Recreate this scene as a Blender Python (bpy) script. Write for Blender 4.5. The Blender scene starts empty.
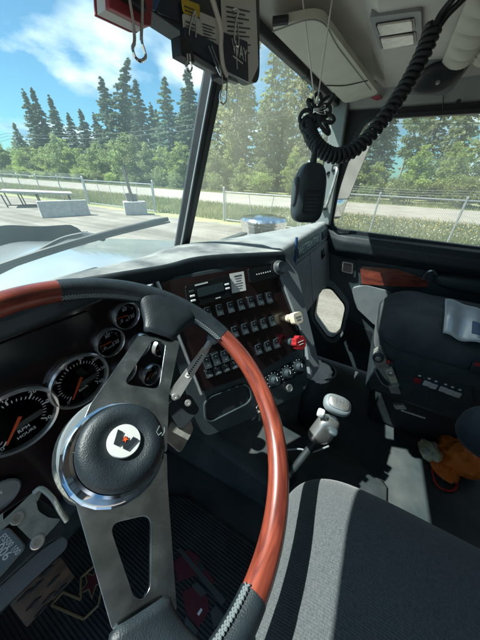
import bpy, bmesh, math, random
import numpy as np
from mathutils import Vector as V, Matrix
from mathutils.geometry import tessellate_polygon
R_ = math.radians
sc = bpy.context.scene
col = sc.collection
rnd = random.Random(7)

# ------------------------------------------------------------------ camera
# cab coordinates: x to the right, y forward, z up from the cab floor (metres)
CAM = V((-0.60, 0.0, 1.12)); YAW, PITCH, ROLL = 62.0, 31.0, 2.0
cd = bpy.data.cameras.new('camera'); co = bpy.data.objects.new('camera', cd); col.objects.link(co)
_y, _p, _r = R_(YAW), R_(PITCH), R_(ROLL)
cF = V((math.sin(_y)*math.cos(_p), math.cos(_y)*math.cos(_p), -math.sin(_p)))
_rt = V((math.cos(_y), -math.sin(_y), 0)); _up = _rt.cross(cF)
cR = math.cos(_r)*_rt + math.sin(_r)*_up; cU = -math.sin(_r)*_rt + math.cos(_r)*_up
M4 = Matrix((cR, cU, -cF)).transposed().to_4x4(); M4.translation = CAM
co.matrix_world = M4
cd.sensor_fit = 'VERTICAL'; cd.sensor_height = 36; cd.sensor_width = 27; cd.lens = 13.5
cd.clip_start = 0.02; cd.clip_end = 6000
sc.camera = co

# ------------------------------------------------------------------ sky, sun, exposure
SUN_EL, SUN_AZ = 55.5, -28.0          # azimuth from straight ahead (+y), clockwise
w = bpy.data.worlds.new('World'); sc.world = w; w.use_nodes = True
nt = w.node_tree; nt.nodes.clear()
def N(t, k, **kw):
    n = t.nodes.new(k)
    for a, b in kw.items(): setattr(n, a, b)
    return n
out = N(nt, 'ShaderNodeOutputWorld'); bg = N(nt, 'ShaderNodeBackground'); bg.inputs['Strength'].default_value = 0.066
sky = N(nt, 'ShaderNodeTexSky', sky_type='NISHITA', sun_disc=False)
sky.sun_elevation = R_(SUN_EL); sky.sun_rotation = R_(SUN_AZ); sky.air_density = 1.0; sky.dust_density = 0.6; sky.ozone_density = 2.0
tc = N(nt, 'ShaderNodeTexCoord'); sep = N(nt, 'ShaderNodeSeparateXYZ'); nt.links.new(tc.outputs['Generated'], sep.inputs[0])
mx = N(nt, 'ShaderNodeMath', operation='MAXIMUM'); mx.inputs[1].default_value = 0.04; nt.links.new(sep.outputs['Z'], mx.inputs[0])
ad = N(nt, 'ShaderNodeMath', operation='ADD'); ad.inputs[1].default_value = 0.30; nt.links.new(mx.outputs[0], ad.inputs[0])
dx = N(nt, 'ShaderNodeMath', operation='DIVIDE'); nt.links.new(sep.outputs['X'], dx.inputs[0]); nt.links.new(ad.outputs[0], dx.inputs[1])
dy = N(nt, 'ShaderNodeMath', operation='DIVIDE'); nt.links.new(sep.outputs['Y'], dy.inputs[0]); nt.links.new(ad.outputs[0], dy.inputs[1])
cmb = N(nt, 'ShaderNodeCombineXYZ'); nt.links.new(dx.outputs[0], cmb.inputs[0]); nt.links.new(dy.outputs[0], cmb.inputs[1])
cn = N(nt, 'ShaderNodeTexNoise'); cn.inputs['Scale'].default_value = 1.6; cn.inputs['Detail'].default_value = 7; cn.inputs['Roughness'].default_value = 0.50; cn.inputs['Distortion'].default_value = 0.12
cmp_ = N(nt, 'ShaderNodeMapping'); cmp_.inputs['Location'].default_value = (3.1, 1.7, 0); nt.links.new(cmb.outputs[0], cmp_.inputs[0]); nt.links.new(cmp_.outputs[0], cn.inputs['Vector'])
cr = N(nt, 'ShaderNodeValToRGB'); cr.color_ramp.elements[0].position = 0.47; cr.color_ramp.elements[1].position = 0.60
nt.links.new(cn.outputs['Fac'], cr.inputs[0])
cn2 = N(nt, 'ShaderNodeTexNoise'); cn2.inputs['Scale'].default_value = 2.3; cn2.inputs['Detail'].default_value = 5; nt.links.new(cmp_.outputs[0], cn2.inputs['Vector'])
cc = N(nt, 'ShaderNodeValToRGB'); cc.color_ramp.elements[0].color = (2.4, 4.1, 5.4, 1); cc.color_ramp.elements[1].color = (9.6, 10.2, 10.5, 1)
cc.color_ramp.elements[0].position = 0.40; cc.color_ramp.elements[1].position = 0.60
nt.links.new(cn2.outputs['Fac'], cc.inputs[0])
tint = N(nt, 'ShaderNodeMix', data_type='RGBA', blend_type='MULTIPLY'); tint.inputs[0].default_value = 1.0
tint.inputs[7].default_value = (0.47, 0.86, 0.93, 1)
nt.links.new(sky.outputs[0], tint.inputs[6])
mixc = N(nt, 'ShaderNodeMix', data_type='RGBA'); nt.links.new(cr.outputs[0], mixc.inputs[0]); nt.links.new(tint.outputs[2], mixc.inputs[6]); nt.links.new(cc.outputs[0], mixc.inputs[7])
nt.links.new(mixc.outputs[2], bg.inputs['Color']); nt.links.new(bg.outputs[0], out.inputs[0])

sd = bpy.data.lights.new('sun', 'SUN'); sd.energy = 5.0; sd.angle = R_(0.53); sd.color = (1.0, 0.95, 0.87)
so = bpy.data.objects.new('sun', sd); col.objects.link(so)
sdir = V((math.sin(R_(SUN_AZ))*math.cos(R_(SUN_EL)), math.cos(R_(SUN_AZ))*math.cos(R_(SUN_EL)), math.sin(R_(SUN_EL))))
so.rotation_euler = sdir.to_track_quat('Z', 'Y').to_euler(); so.location = (0, 20, 40)
sc.view_settings.view_transform = 'Standard'; sc.view_settings.look = 'None'; sc.view_settings.gamma = 1
sc.view_settings.use_curve_mapping = False; sc.view_settings.exposure = 1.3
sc.render.engine = 'CYCLES'
cy = sc.cycles; cy.use_denoising = True; cy.max_bounces = 10; cy.diffuse_bounces = 5; cy.glossy_bounces = 4; cy.transparent_max_bounces = 24
cy.caustics_reflective = False; cy.caustics_refractive = False; cy.sample_clamp_indirect = 6.0

# ------------------------------------------------------------------ picking: which point of a plane a line of sight meets
def ray(px, py): return (px-240)/240*cR - (py-320)/240*cU + cF
def at(px, py, d): return CAM + d*ray(px, py)
def on(px, py, n, c):
    n = V(n); r = ray(px, py); return CAM + r*((c - n.dot(CAM))/n.dot(r))
def onx(px, py, x): return on(px, py, (1, 0, 0), x)
def ony(px, py, y): return on(px, py, (0, 1, 0), y)
def onz(px, py, z): return on(px, py, (0, 0, 1), z)
class Fr:
    def __init__(s, o, u, n):
        s.o = V(o); s.n = V(n).normalized(); u = V(u); s.u = (u - s.n*u.dot(s.n)).normalized(); s.v = s.n.cross(s.u)
    def p(s, a, b, c=0): return s.o + s.u*a + s.v*b + s.n*c
    def uv(s, px, py, h=0):
        q = on(px, py, s.n, s.n.dot(s.o)+h) - s.o; return (q.dot(s.u), q.dot(s.v))
    def sub(s, a, b, c=0, rot=0):
        f = Fr(s.p(a, b, c), s.u*math.cos(rot)+s.v*math.sin(rot), s.n); return f

# ------------------------------------------------------------------ materials
MT = {}
def mat(name, c, rough=0.6, metal=0.0, c2=None, scale=40, bump=0.0, bscale=None, coat=0.0, stretch=None, spec=0.5, lo=0.35, hi=0.65, detail=4, trans=0.0, rvar=0.0, emit=None, sheen=0.0, dist=0.004, objrand=0.0):
    m = bpy.data.materials.new(name); m.use_nodes = True; t = m.node_tree; b = t.nodes['Principled BSDF']
    b.inputs['Base Color'].default_value = (*c, 1); b.inputs['Roughness'].default_value = rough; b.inputs['Metallic'].default_value = metal
    b.inputs['Coat Weight'].default_value = coat; b.inputs['Coat Roughness'].default_value = 0.08; b.inputs['Specular IOR Level'].default_value = spec
    if sheen: b.inputs['Sheen Weight'].default_value = sheen
    g = N(t, 'ShaderNodeTexCoord'); mp = N(t, 'ShaderNodeMapping'); t.links.new(g.outputs['Object'], mp.inputs[0])
    if stretch: mp.inputs['Scale'].default_value = stretch
    colsock = None
    if c2 is not None:
        n = N(t, 'ShaderNodeTexNoise'); n.inputs['Scale'].default_value = scale; n.inputs['Detail'].default_value = detail; t.links.new(mp.outputs[0], n.inputs['Vector'])
        r = N(t, 'ShaderNodeValToRGB'); r.color_ramp.elements[0].position = lo; r.color_ramp.elements[1].position = hi
        r.color_ramp.elements[0].color = (*c, 1); r.color_ramp.elements[1].color = (*c2, 1)
        t.links.new(n.outputs['Fac'], r.inputs[0]); colsock = r.outputs[0]
        if rvar:
            mr = N(t, 'ShaderNodeMapRange'); mr.inputs[3].default_value = max(0.02, rough-rvar); mr.inputs[4].default_value = min(1, rough+rvar)
            t.links.new(n.outputs['Fac'], mr.inputs[0]); t.links.new(mr.outputs[0], b.inputs['Roughness'])
        if objrand:
            oi = N(t, 'ShaderNodeObjectInfo'); hs = N(t, 'ShaderNodeHueSaturation'); mr = N(t, 'ShaderNodeMapRange')
            mr.inputs[3].default_value = 1-objrand; mr.inputs[4].default_value = 1+objrand
            t.links.new(oi.outputs['Random'], mr.inputs[0]); t.links.new(mr.outputs[0], hs.inputs['Value'])
            mh = N(t, 'ShaderNodeMapRange'); mh.inputs[3].default_value = 0.485; mh.inputs[4].default_value = 0.515
            t.links.new(oi.outputs['Random'], mh.inputs[0]); t.links.new(mh.outputs[0], hs.inputs['Hue'])
            t.links.new(colsock, hs.inputs['Color']); colsock = hs.outputs[0]
        t.links.new(colsock, b.inputs['Base Color'])
    if bump:
        n2 = N(t, 'ShaderNodeTexNoise'); n2.inputs['Scale'].default_value = bscale or scale*4; n2.inputs['Detail'].default_value = 3; t.links.new(mp.outputs[0], n2.inputs['Vector'])
        bp = N(t, 'ShaderNodeBump'); bp.inputs['Strength'].default_value = bump; bp.inputs['Distance'].default_value = dist
        t.links.new(n2.outputs['Fac'], bp.inputs['Height']); t.links.new(bp.outputs[0], b.inputs['Normal'])
    if trans:
        tr = N(t, 'ShaderNodeBsdfTranslucent'); ms = N(t, 'ShaderNodeMixShader'); ms.inputs[0].default_value = trans
        if colsock: t.links.new(colsock, tr.inputs[0])
        else: tr.inputs[0].default_value = (*c, 1)
        o_ = t.nodes['Material Output']; t.links.new(b.outputs[0], ms.inputs[1]); t.links.new(tr.outputs[0], ms.inputs[2]); t.links.new(ms.outputs[0], o_.inputs[0])
    if emit:
        b.inputs['Emission Color'].default_value = (*emit[:3], 1); b.inputs['Emission Strength'].default_value = emit[3]
    MT[name] = m; return m
def glass(name, tintc, veil, veil_col=(0.8, 0.82, 0.8), scale=9, refl=1.0):
    m = bpy.data.materials.new(name); m.use_nodes = True; t = m.node_tree; t.nodes.clear()
    o_ = N(t, 'ShaderNodeOutputMaterial'); tr = N(t, 'ShaderNodeBsdfTransparent'); tr.inputs[0].default_value = (*tintc, 1)
    gl = N(t, 'ShaderNodeBsdfGlossy'); gl.inputs['Roughness'].default_value = 0.02
    tl = N(t, 'ShaderNodeBsdfTranslucent'); tl.inputs[0].default_value = (*veil_col, 1)  # translucent film: glare and haze put into the glass, besides real dust
    fr = N(t, 'ShaderNodeLayerWeight'); fr.inputs[0].default_value = 0.5      # angle only: the same from either face of the pane
    fp = N(t, 'ShaderNodeMath', operation='POWER'); fp.inputs[1].default_value = 5.0; t.links.new(fr.outputs['Facing'], fp.inputs[0])
    fm = N(t, 'ShaderNodeMath', operation='MULTIPLY_ADD'); fm.inputs[1].default_value = 0.5*refl; fm.inputs[2].default_value = 0.025*refl; t.links.new(fp.outputs[0], fm.inputs[0])
    g = N(t, 'ShaderNodeTexCoord'); n = N(t, 'ShaderNodeTexNoise'); n.inputs['Scale'].default_value = scale; n.inputs['Detail'].default_value = 6; t.links.new(g.outputs['Object'], n.inputs['Vector'])
    mr = N(t, 'ShaderNodeMapRange'); mr.inputs[1].default_value = 0.3; mr.inputs[2].default_value = 0.75; mr.inputs[3].default_value = veil*0.6; mr.inputs[4].default_value = veil*1.5
    t.links.new(n.outputs['Fac'], mr.inputs[0])
    m1 = N(t, 'ShaderNodeMixShader'); t.links.new(mr.outputs[0], m1.inputs[0]); t.links.new(tr.outputs[0], m1.inputs[1]); t.links.new(tl.outputs[0], m1.inputs[2])
    m2 = N(t, 'ShaderNodeMixShader'); t.links.new(fm.outputs[0], m2.inputs[0]); t.links.new(m1.outputs[0], m2.inputs[1]); t.links.new(gl.outputs[0], m2.inputs[2])
    t.links.new(m2.outputs[0], o_.inputs[0]); MT[name] = m; return m
mat('dash_black', (0.016, 0.027, 0.034), 0.5, c2=(0.027, 0.042, 0.051), scale=30, bump=0.25, bscale=900, dist=0.001)
mat('dash_pad', (0.085, 0.10, 0.105), 0.75, c2=(0.31, 0.325, 0.31), scale=14, lo=0.36, hi=0.70, bump=0.6, bscale=600, detail=6, dist=0.001)
mat('pad_grey', (0.20, 0.225, 0.235), 0.6, c2=(0.29, 0.31, 0.31), scale=12, bump=0.25, bscale=600, dist=0.001)
mat('burgundy', (0.0105, 0.0062, 0.0072), 0.28, c2=(0.019, 0.0085, 0.0092), scale=14, stretch=(1, 6, 6), coat=0.6)
def wood_mat():
    m = mat('cherry_wood', (0.25, 0.05, 0.028), 0.28, coat=0.7); t = m.node_tree; b = t.nodes['Principled BSDF']; b.inputs['Coat Roughness'].default_value = 0.12
    at_ = N(t, 'ShaderNodeAttribute'); at_.attribute_name = 'grain'; mp = N(t, 'ShaderNodeMapping'); mp.inputs['Scale'].default_value = (9, 55, 55); t.links.new(at_.outputs['Vector'], mp.inputs[0])
    n = N(t, 'ShaderNodeTexNoise'); n.inputs['Scale'].default_value = 1.6; n.inputs['Detail'].default_value = 8; n.inputs['Distortion'].default_value = 0.8; t.links.new(mp.outputs[0], n.inputs['Vector'])
    r = N(t, 'ShaderNodeValToRGB'); r.color_ramp.elements[0].position = 0.33; r.color_ramp.elements[1].position = 0.68
    r.color_ramp.elements[0].color = (0.105, 0.020, 0.014, 1); r.color_ramp.elements[1].color = (0.30, 0.066, 0.036, 1); t.links.new(n.outputs['Fac'], r.inputs[0]); t.links.new(r.outputs[0], b.inputs['Base Color'])
    g_ = N(t, 'ShaderNodeTexCoord'); n2 = N(t, 'ShaderNodeTexNoise'); n2.inputs['Scale'].default_value = 45; n2.inputs['Detail'].default_value = 6; t.links.new(g_.outputs['Object'], n2.inputs['Vector'])
    mr = N(t, 'ShaderNodeMapRange'); mr.inputs[3].default_value = 0.04; mr.inputs[4].default_value = 0.40; t.links.new(n2.outputs['Fac'], mr.inputs[0]); t.links.new(mr.outputs[0], b.inputs['Coat Roughness'])
wood_mat()
mat('leather', (0.010, 0.017, 0.022), 0.45, c2=(0.017, 0.026, 0.032), scale=60, bump=0.5, bscale=700, dist=0.001)
mat('stitch', (0.16, 0.19, 0.20), 0.7)
mat('alu', (0.36, 0.45, 0.53), 0.24, 1.0, c2=(0.74, 0.83, 0.90), scale=30, lo=0.30, hi=0.72, bump=0.14, bscale=900, rvar=0.20, dist=0.0004, detail=12)
mat('chrome', (0.78, 0.80, 0.83), 0.10, 1.0)
mat('bright_ring', (0.70, 0.73, 0.76), 0.25, 0.75)
mat('satin', (0.62, 0.63, 0.62), 0.38, 0.9, c2=(0.42, 0.43, 0.40), scale=35, lo=0.45, hi=0.7)
mat('cast', (0.40, 0.41, 0.37), 0.5, 0.6, c2=(0.22, 0.24, 0.23), scale=38, lo=0.5, hi=0.7, bump=0.2, bscale=200)
mat('grey_plastic', (0.15, 0.18, 0.20), 0.5, c2=(0.18, 0.21, 0.225), scale=20, bump=0.2, bscale=800, dist=0.001)
mat('glove_grey', (0.23, 0.26, 0.28), 0.5, c2=(0.27, 0.30, 0.315), scale=20, bump=0.2, bscale=800, dist=0.001)
mat('dark_grey', (0.030, 0.046, 0.054), 0.5, c2=(0.040, 0.058, 0.066), scale=20, bump=0.2, bscale=700, dist=0.001)
mat('headliner', (0.50, 0.51, 0.47), 0.75, c2=(0.57, 0.575, 0.53), scale=9, bump=0.2, bscale=500, dist=0.002)
mat('pillar_grey', (0.15, 0.18, 0.18), 0.6, c2=(0.18, 0.21, 0.205), scale=12, bump=0.15, bscale=500, dist=0.001)
mat('rail_grey', (0.25, 0.275, 0.265), 0.6, c2=(0.30, 0.32, 0.305), scale=12, bump=0.15, bscale=500, dist=0.001)
mat('visor_pale', (0.46, 0.47, 0.41), 0.7, c2=(0.52, 0.53, 0.46), scale=15, bump=0.25, bscale=420, dist=0.001)
mat('visor_dark', (0.035, 0.05, 0.055), 0.6, c2=(0.05, 0.066, 0.07), scale=25, bump=0.25, bscale=500, dist=0.001)
mat('rubber', (0.008, 0.013, 0.017), 0.6, c2=(0.012, 0.020, 0.025), scale=50)
mat('gloss_black', (0.008, 0.011, 0.013), 0.22)
mat('dial_black', (0.018, 0.034, 0.040), 0.4)
mat('dial_white', (0.82, 0.86, 0.87), 0.6)
mat('needle', (0.75, 0.10, 0.02), 0.5)
mat('sleeve', (0.55, 0.60, 0.66), 0.25, c2=(0.65, 0.68, 0.72), scale=14, coat=0.5)
mat('paper', (0.62, 0.64, 0.62), 0.75, c2=(0.70, 0.71, 0.69), scale=15)
mat('ink', (0.05, 0.06, 0.08), 0.7)
mat('yellow_card', (0.60, 0.42, 0.03), 0.6, c2=(0.66, 0.47, 0.05), scale=20)
mat('red_book', (0.26, 0.03, 0.045), 0.5, c2=(0.31, 0.04, 0.055), scale=20)
mat('blue_card', (0.03, 0.09, 0.22), 0.5, c2=(0.04, 0.11, 0.25), scale=20)
mat('navy_card', (0.012, 0.02, 0.04), 0.5, c2=(0.02, 0.03, 0.055), scale=20)
mat('cream', (0.60, 0.56, 0.42), 0.4, c2=(0.66, 0.61, 0.47), scale=40)
mat('red_plastic', (0.28, 0.015, 0.02), 0.35, c2=(0.34, 0.02, 0.024), scale=40)
mat('white_plastic', (0.55, 0.57, 0.57), 0.4, c2=(0.62, 0.63, 0.62), scale=40)
mat('tissue', (0.84, 0.86, 0.88), 0.85, c2=(0.88, 0.89, 0.90), scale=60, bump=0.4, bscale=120)
mat('orange_cloth', (0.82, 0.17, 0.02), 0.7, c2=(0.86, 0.22, 0.03), scale=30, bump=0.5, bscale=90)
mat('yellow_cloth', (0.62, 0.52, 0.22), 0.8, c2=(0.72, 0.70, 0.60), scale=25, bump=0.5, bscale=90)
mat('cord_red', (0.55, 0.03, 0.03), 0.5)
mat('elastic', (0.62, 0.62, 0.60), 0.7)
mat('floor_rubber', (0.022, 0.034, 0.038), 0.65, c2=(0.070, 0.080, 0.078), scale=7, lo=0.4, hi=0.75, bump=0.3, bscale=160, detail=8, dist=0.002)
mat('mat_rubber', (0.022, 0.030, 0.034), 0.6, c2=(0.045, 0.053, 0.055), scale=12, lo=0.45, hi=0.75)
mat('logo_gold', (0.30, 0.22, 0.10), 0.6)
mat('logo_red', (0.085, 0.010, 0.018), 0.7, c2=(0.11, 0.014, 0.022), scale=20)
mat('logo_grey', (0.06, 0.07, 0.07), 0.6)
mat('wood_pad', (0.16, 0.085, 0.045), 0.35, c2=(0.05, 0.03, 0.02), scale=26, stretch=(1, 3, 1), coat=0.3)
mat('bezel', (0.20, 0.225, 0.24), 0.45, c2=(0.24, 0.26, 0.275), scale=20)
mat('lens', (0.75, 0.76, 0.70), 0.25, c2=(0.62, 0.63, 0.58), scale=60, coat=0.4)
mat('hood_paint', (0.21, 0.235, 0.245), 0.25, c2=(0.27, 0.295, 0.30), scale=3, coat=0.7)
mat('smoke_plastic', (0.012, 0.020, 0.024), 0.4, c2=(0.018, 0.028, 0.032), scale=6, spec=0.25)
mat('concrete', (0.36, 0.36, 0.34), 0.9, c2=(0.46, 0.455, 0.43), scale=5, bump=0.4, bscale=30, detail=8)
mat('galv', (0.50, 0.53, 0.55), 0.4, 0.7, c2=(0.40, 0.43, 0.45), scale=12)
mat('old_wood', (0.22, 0.20, 0.17), 0.85, c2=(0.14, 0.125, 0.11), scale=8, stretch=(4, 4, 0.5), bump=0.4)
mat('bark', (0.10, 0.085, 0.07), 0.9, c2=(0.16, 0.14, 0.12), scale=3, stretch=(4, 4, 1), bump=0.5)
mat('pale_bark', (0.34, 0.32, 0.28), 0.9, c2=(0.18, 0.165, 0.14), scale=2.5, stretch=(3, 3, 1), bump=0.4)
mat('spruce', (0.085, 0.135, 0.090), 0.7, c2=(0.155, 0.215, 0.125), scale=1.2, trans=0.4, objrand=0.3)
mat('glare_spruce', (0.17, 0.215, 0.105), 0.7, c2=(0.28, 0.33, 0.165), scale=1.0, trans=0.4, objrand=0.3)  # copy of spruce, leaf colour lightened to imitate glare over the right-hand view
mat('aspen', (0.15, 0.21, 0.075), 0.6, c2=(0.29, 0.34, 0.14), scale=0.9, trans=0.5, objrand=0.28)
mat('poplar', (0.25, 0.29, 0.14), 0.6, c2=(0.40, 0.42, 0.22), scale=0.9, trans=0.5, objrand=0.25)
mat('willow', (0.23, 0.31, 0.08), 0.6, c2=(0.38, 0.45, 0.15), scale=0.8, trans=0.55, objrand=0.28)
mat('grass', (0.17, 0.21, 0.07), 0.8, c2=(0.30, 0.31, 0.14), scale=0.5, trans=0.4)
mat('petal_yellow', (0.62, 0.42, 0.03), 0.6, trans=0.3)
mat('petal_white', (0.66, 0.66, 0.60), 0.6, trans=0.3)
mat('road_gravel', (0.28, 0.255, 0.22), 0.95, c2=(0.35, 0.325, 0.28), scale=0.6, bump=0.4, bscale=6, detail=8)
glass('windshield', (0.92, 0.97, 0.975), 0.024, veil_col=(0.58, 0.80, 0.85), scale=3, refl=0.6)  # bluish film imitates the haze over the left pane's view
glass('windshield_glare', (0.92, 0.97, 0.97), 0.042, veil_col=(0.80, 0.86, 0.74), scale=3, refl=0.6)  # thicker film puts the right pane's glare into its material
glass('door_glass', (0.93, 0.97, 0.95), 0.13, scale=3)  # film thickened to wash out the view as glare would
glass('gauge_glass', (0.97, 0.98, 0.98), 0.0, refl=0.7)

# seat cloth: ribbed weave
def cloth_mat():
    m = mat('seat_cloth', (0.036, 0.046, 0.052), 0.9, c2=(0.095, 0.105, 0.108), scale=420, detail=6, lo=0.25, hi=0.75, sheen=0.25)
    t = m.node_tree; b = t.nodes['Principled BSDF']; g = N(t, 'ShaderNodeTexCoord')
    wv = N(t, 'ShaderNodeTexWave', bands_direction='X'); wv.inputs['Scale'].default_value = 105; wv.inputs['Distortion'].default_value = 0.6; wv.inputs['Detail'].default_value = 2; t.links.new(g.outputs['Object'], wv.inputs[0])
    wv2 = N(t, 'ShaderNodeTexWave', bands_direction='Y'); wv2.inputs['Scale'].default_value = 150; wv2.inputs['Distortion'].default_value = 1.0; t.links.new(g.outputs['Object'], wv2.inputs[0])
    a = N(t, 'ShaderNodeMath', operation='ADD'); t.links.new(wv.outputs['Fac'], a.inputs[0]); t.links.new(wv2.outputs['Fac'], a.inputs[1])
    bp = N(t, 'ShaderNodeBump'); bp.inputs['Strength'].default_value = 0.45; bp.inputs['Distance'].default_value = 0.001; t.links.new(a.outputs[0], bp.inputs['Height']); t.links.new(bp.outputs[0], b.inputs['Normal'])
cloth_mat()
mat('seat_side', (0.018, 0.028, 0.034), 0.8, c2=(0.042, 0.054, 0.060), scale=14, detail=9, bump=0.4, bscale=500, sheen=0.1, dist=0.001)
mat('worn_cloth', (0.16, 0.165, 0.16), 0.95, c2=(0.09, 0.095, 0.095), scale=40)

# ground: dirt yard towards the truck, meadow beyond the fence
def ground_mat():
    m = mat('ground', (0.18, 0.163, 0.138), 0.95, c2=(0.31, 0.285, 0.245), scale=0.55, bump=0.6, bscale=9, detail=12, lo=0.3, hi=0.7, dist=0.03)
    t = m.node_tree; b = t.nodes['Principled BSDF']
    tg = N(t, 'ShaderNodeTexCoord'); tm = N(t, 'ShaderNodeMapping'); tm.inputs['Rotation'].default_value = (0, 0, 0.75); tm.inputs['Scale'].default_value = (1.5, 0.07, 1); t.links.new(tg.outputs['Object'], tm.inputs[0])
    tn = N(t, 'ShaderNodeTexNoise'); tn.inputs['Scale'].default_value = 1.0; tn.inputs['Detail'].default_value = 5; t.links.new(tm.outputs[0], tn.inputs['Vector'])
    tr_ = N(t, 'ShaderNodeValToRGB'); tr_.color_ramp.elements[0].position = 0.38; tr_.color_ramp.elements[1].position = 0.58; tr_.color_ramp.elements[0].color = (0.62, 0.60, 0.57, 1); tr_.color_ramp.elements[1].color = (1, 1, 1, 1); t.links.new(tn.outputs['Fac'], tr_.inputs[0])
    vo = N(t, 'ShaderNodeTexVoronoi'); vo.inputs['Scale'].default_value = 14; t.links.new(tg.outputs['Object'], vo.inputs['Vector'])
    vr = N(t, 'ShaderNodeMapRange'); vr.inputs[1].default_value = 0.0; vr.inputs[2].default_value = 0.6; vr.inputs[3].default_value = 1.12; vr.inputs[4].default_value = 0.85; t.links.new(vo.outputs['Distance'], vr.inputs[0])
    mu = N(t, 'ShaderNodeMix', data_type='RGBA', blend_type='MULTIPLY'); mu.inputs[0].default_value = 1; t.links.new(b.inputs['Base Color'].links[0].from_socket, mu.inputs[6]); t.links.new(tr_.outputs[0], mu.inputs[7])
    mu2 = N(t, 'ShaderNodeVectorMath', operation='SCALE'); t.links.new(mu.outputs[2], mu2.inputs[0]); t.links.new(vr.outputs[0], mu2.inputs['Scale']); t.links.new(mu2.outputs[0], b.inputs['Base Color'])
    g = N(t, 'ShaderNodeTexCoord'); s = N(t, 'ShaderNodeSeparateXYZ'); t.links.new(g.outputs['Object'], s.inputs[0])
    n = N(t, 'ShaderNodeTexNoise'); n.inputs['Scale'].default_value = 0.5; n.inputs['Detail'].default_value = 6; t.links.new(g.outputs['Object'], n.inputs['Vector'])
    mr = N(t, 'ShaderNodeMapRange'); mr.inputs[1].default_value = 11.2; mr.inputs[2].default_value = 13.6; t.links.new(s.outputs['X'], mr.inputs[0])
    a = N(t, 'ShaderNodeMath', operation='ADD'); t.links.new(mr.outputs[0], a.inputs[0]); t.links.new(n.outputs['Fac'], a.inputs[1])
    r = N(t, 'ShaderNodeValToRGB'); r.color_ramp.elements[0].position = 0.72; r.color_ramp.elements[1].position = 0.92; t.links.new(a.outputs[0], r.inputs[0])
    n3 = N(t, 'ShaderNodeTexNoise'); n3.inputs['Scale'].default_value = 0.25; n3.inputs['Detail'].default_value = 8; t.links.new(g.outputs['Object'], n3.inputs['Vector'])
    gr = N(t, 'ShaderNodeValToRGB'); gr.color_ramp.elements[0].position = 0.35; gr.color_ramp.elements[1].position = 0.65
    gr.color_ramp.elements[0].color = (0.17, 0.20, 0.07, 1); gr.color_ramp.elements[1].color = (0.30, 0.30, 0.15, 1); t.links.new(n3.outputs['Fac'], gr.inputs[0])
    src = b.inputs['Base Color'].links[0].from_socket
    mm = N(t, 'ShaderNodeMix', data_type='RGBA'); t.links.new(r.outputs[0], mm.inputs[0]); t.links.new(src, mm.inputs[6]); t.links.new(gr.outputs[0], mm.inputs[7])
    t.links.new(mm.outputs[2], b.inputs['Base Color'])
ground_mat()

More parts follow.
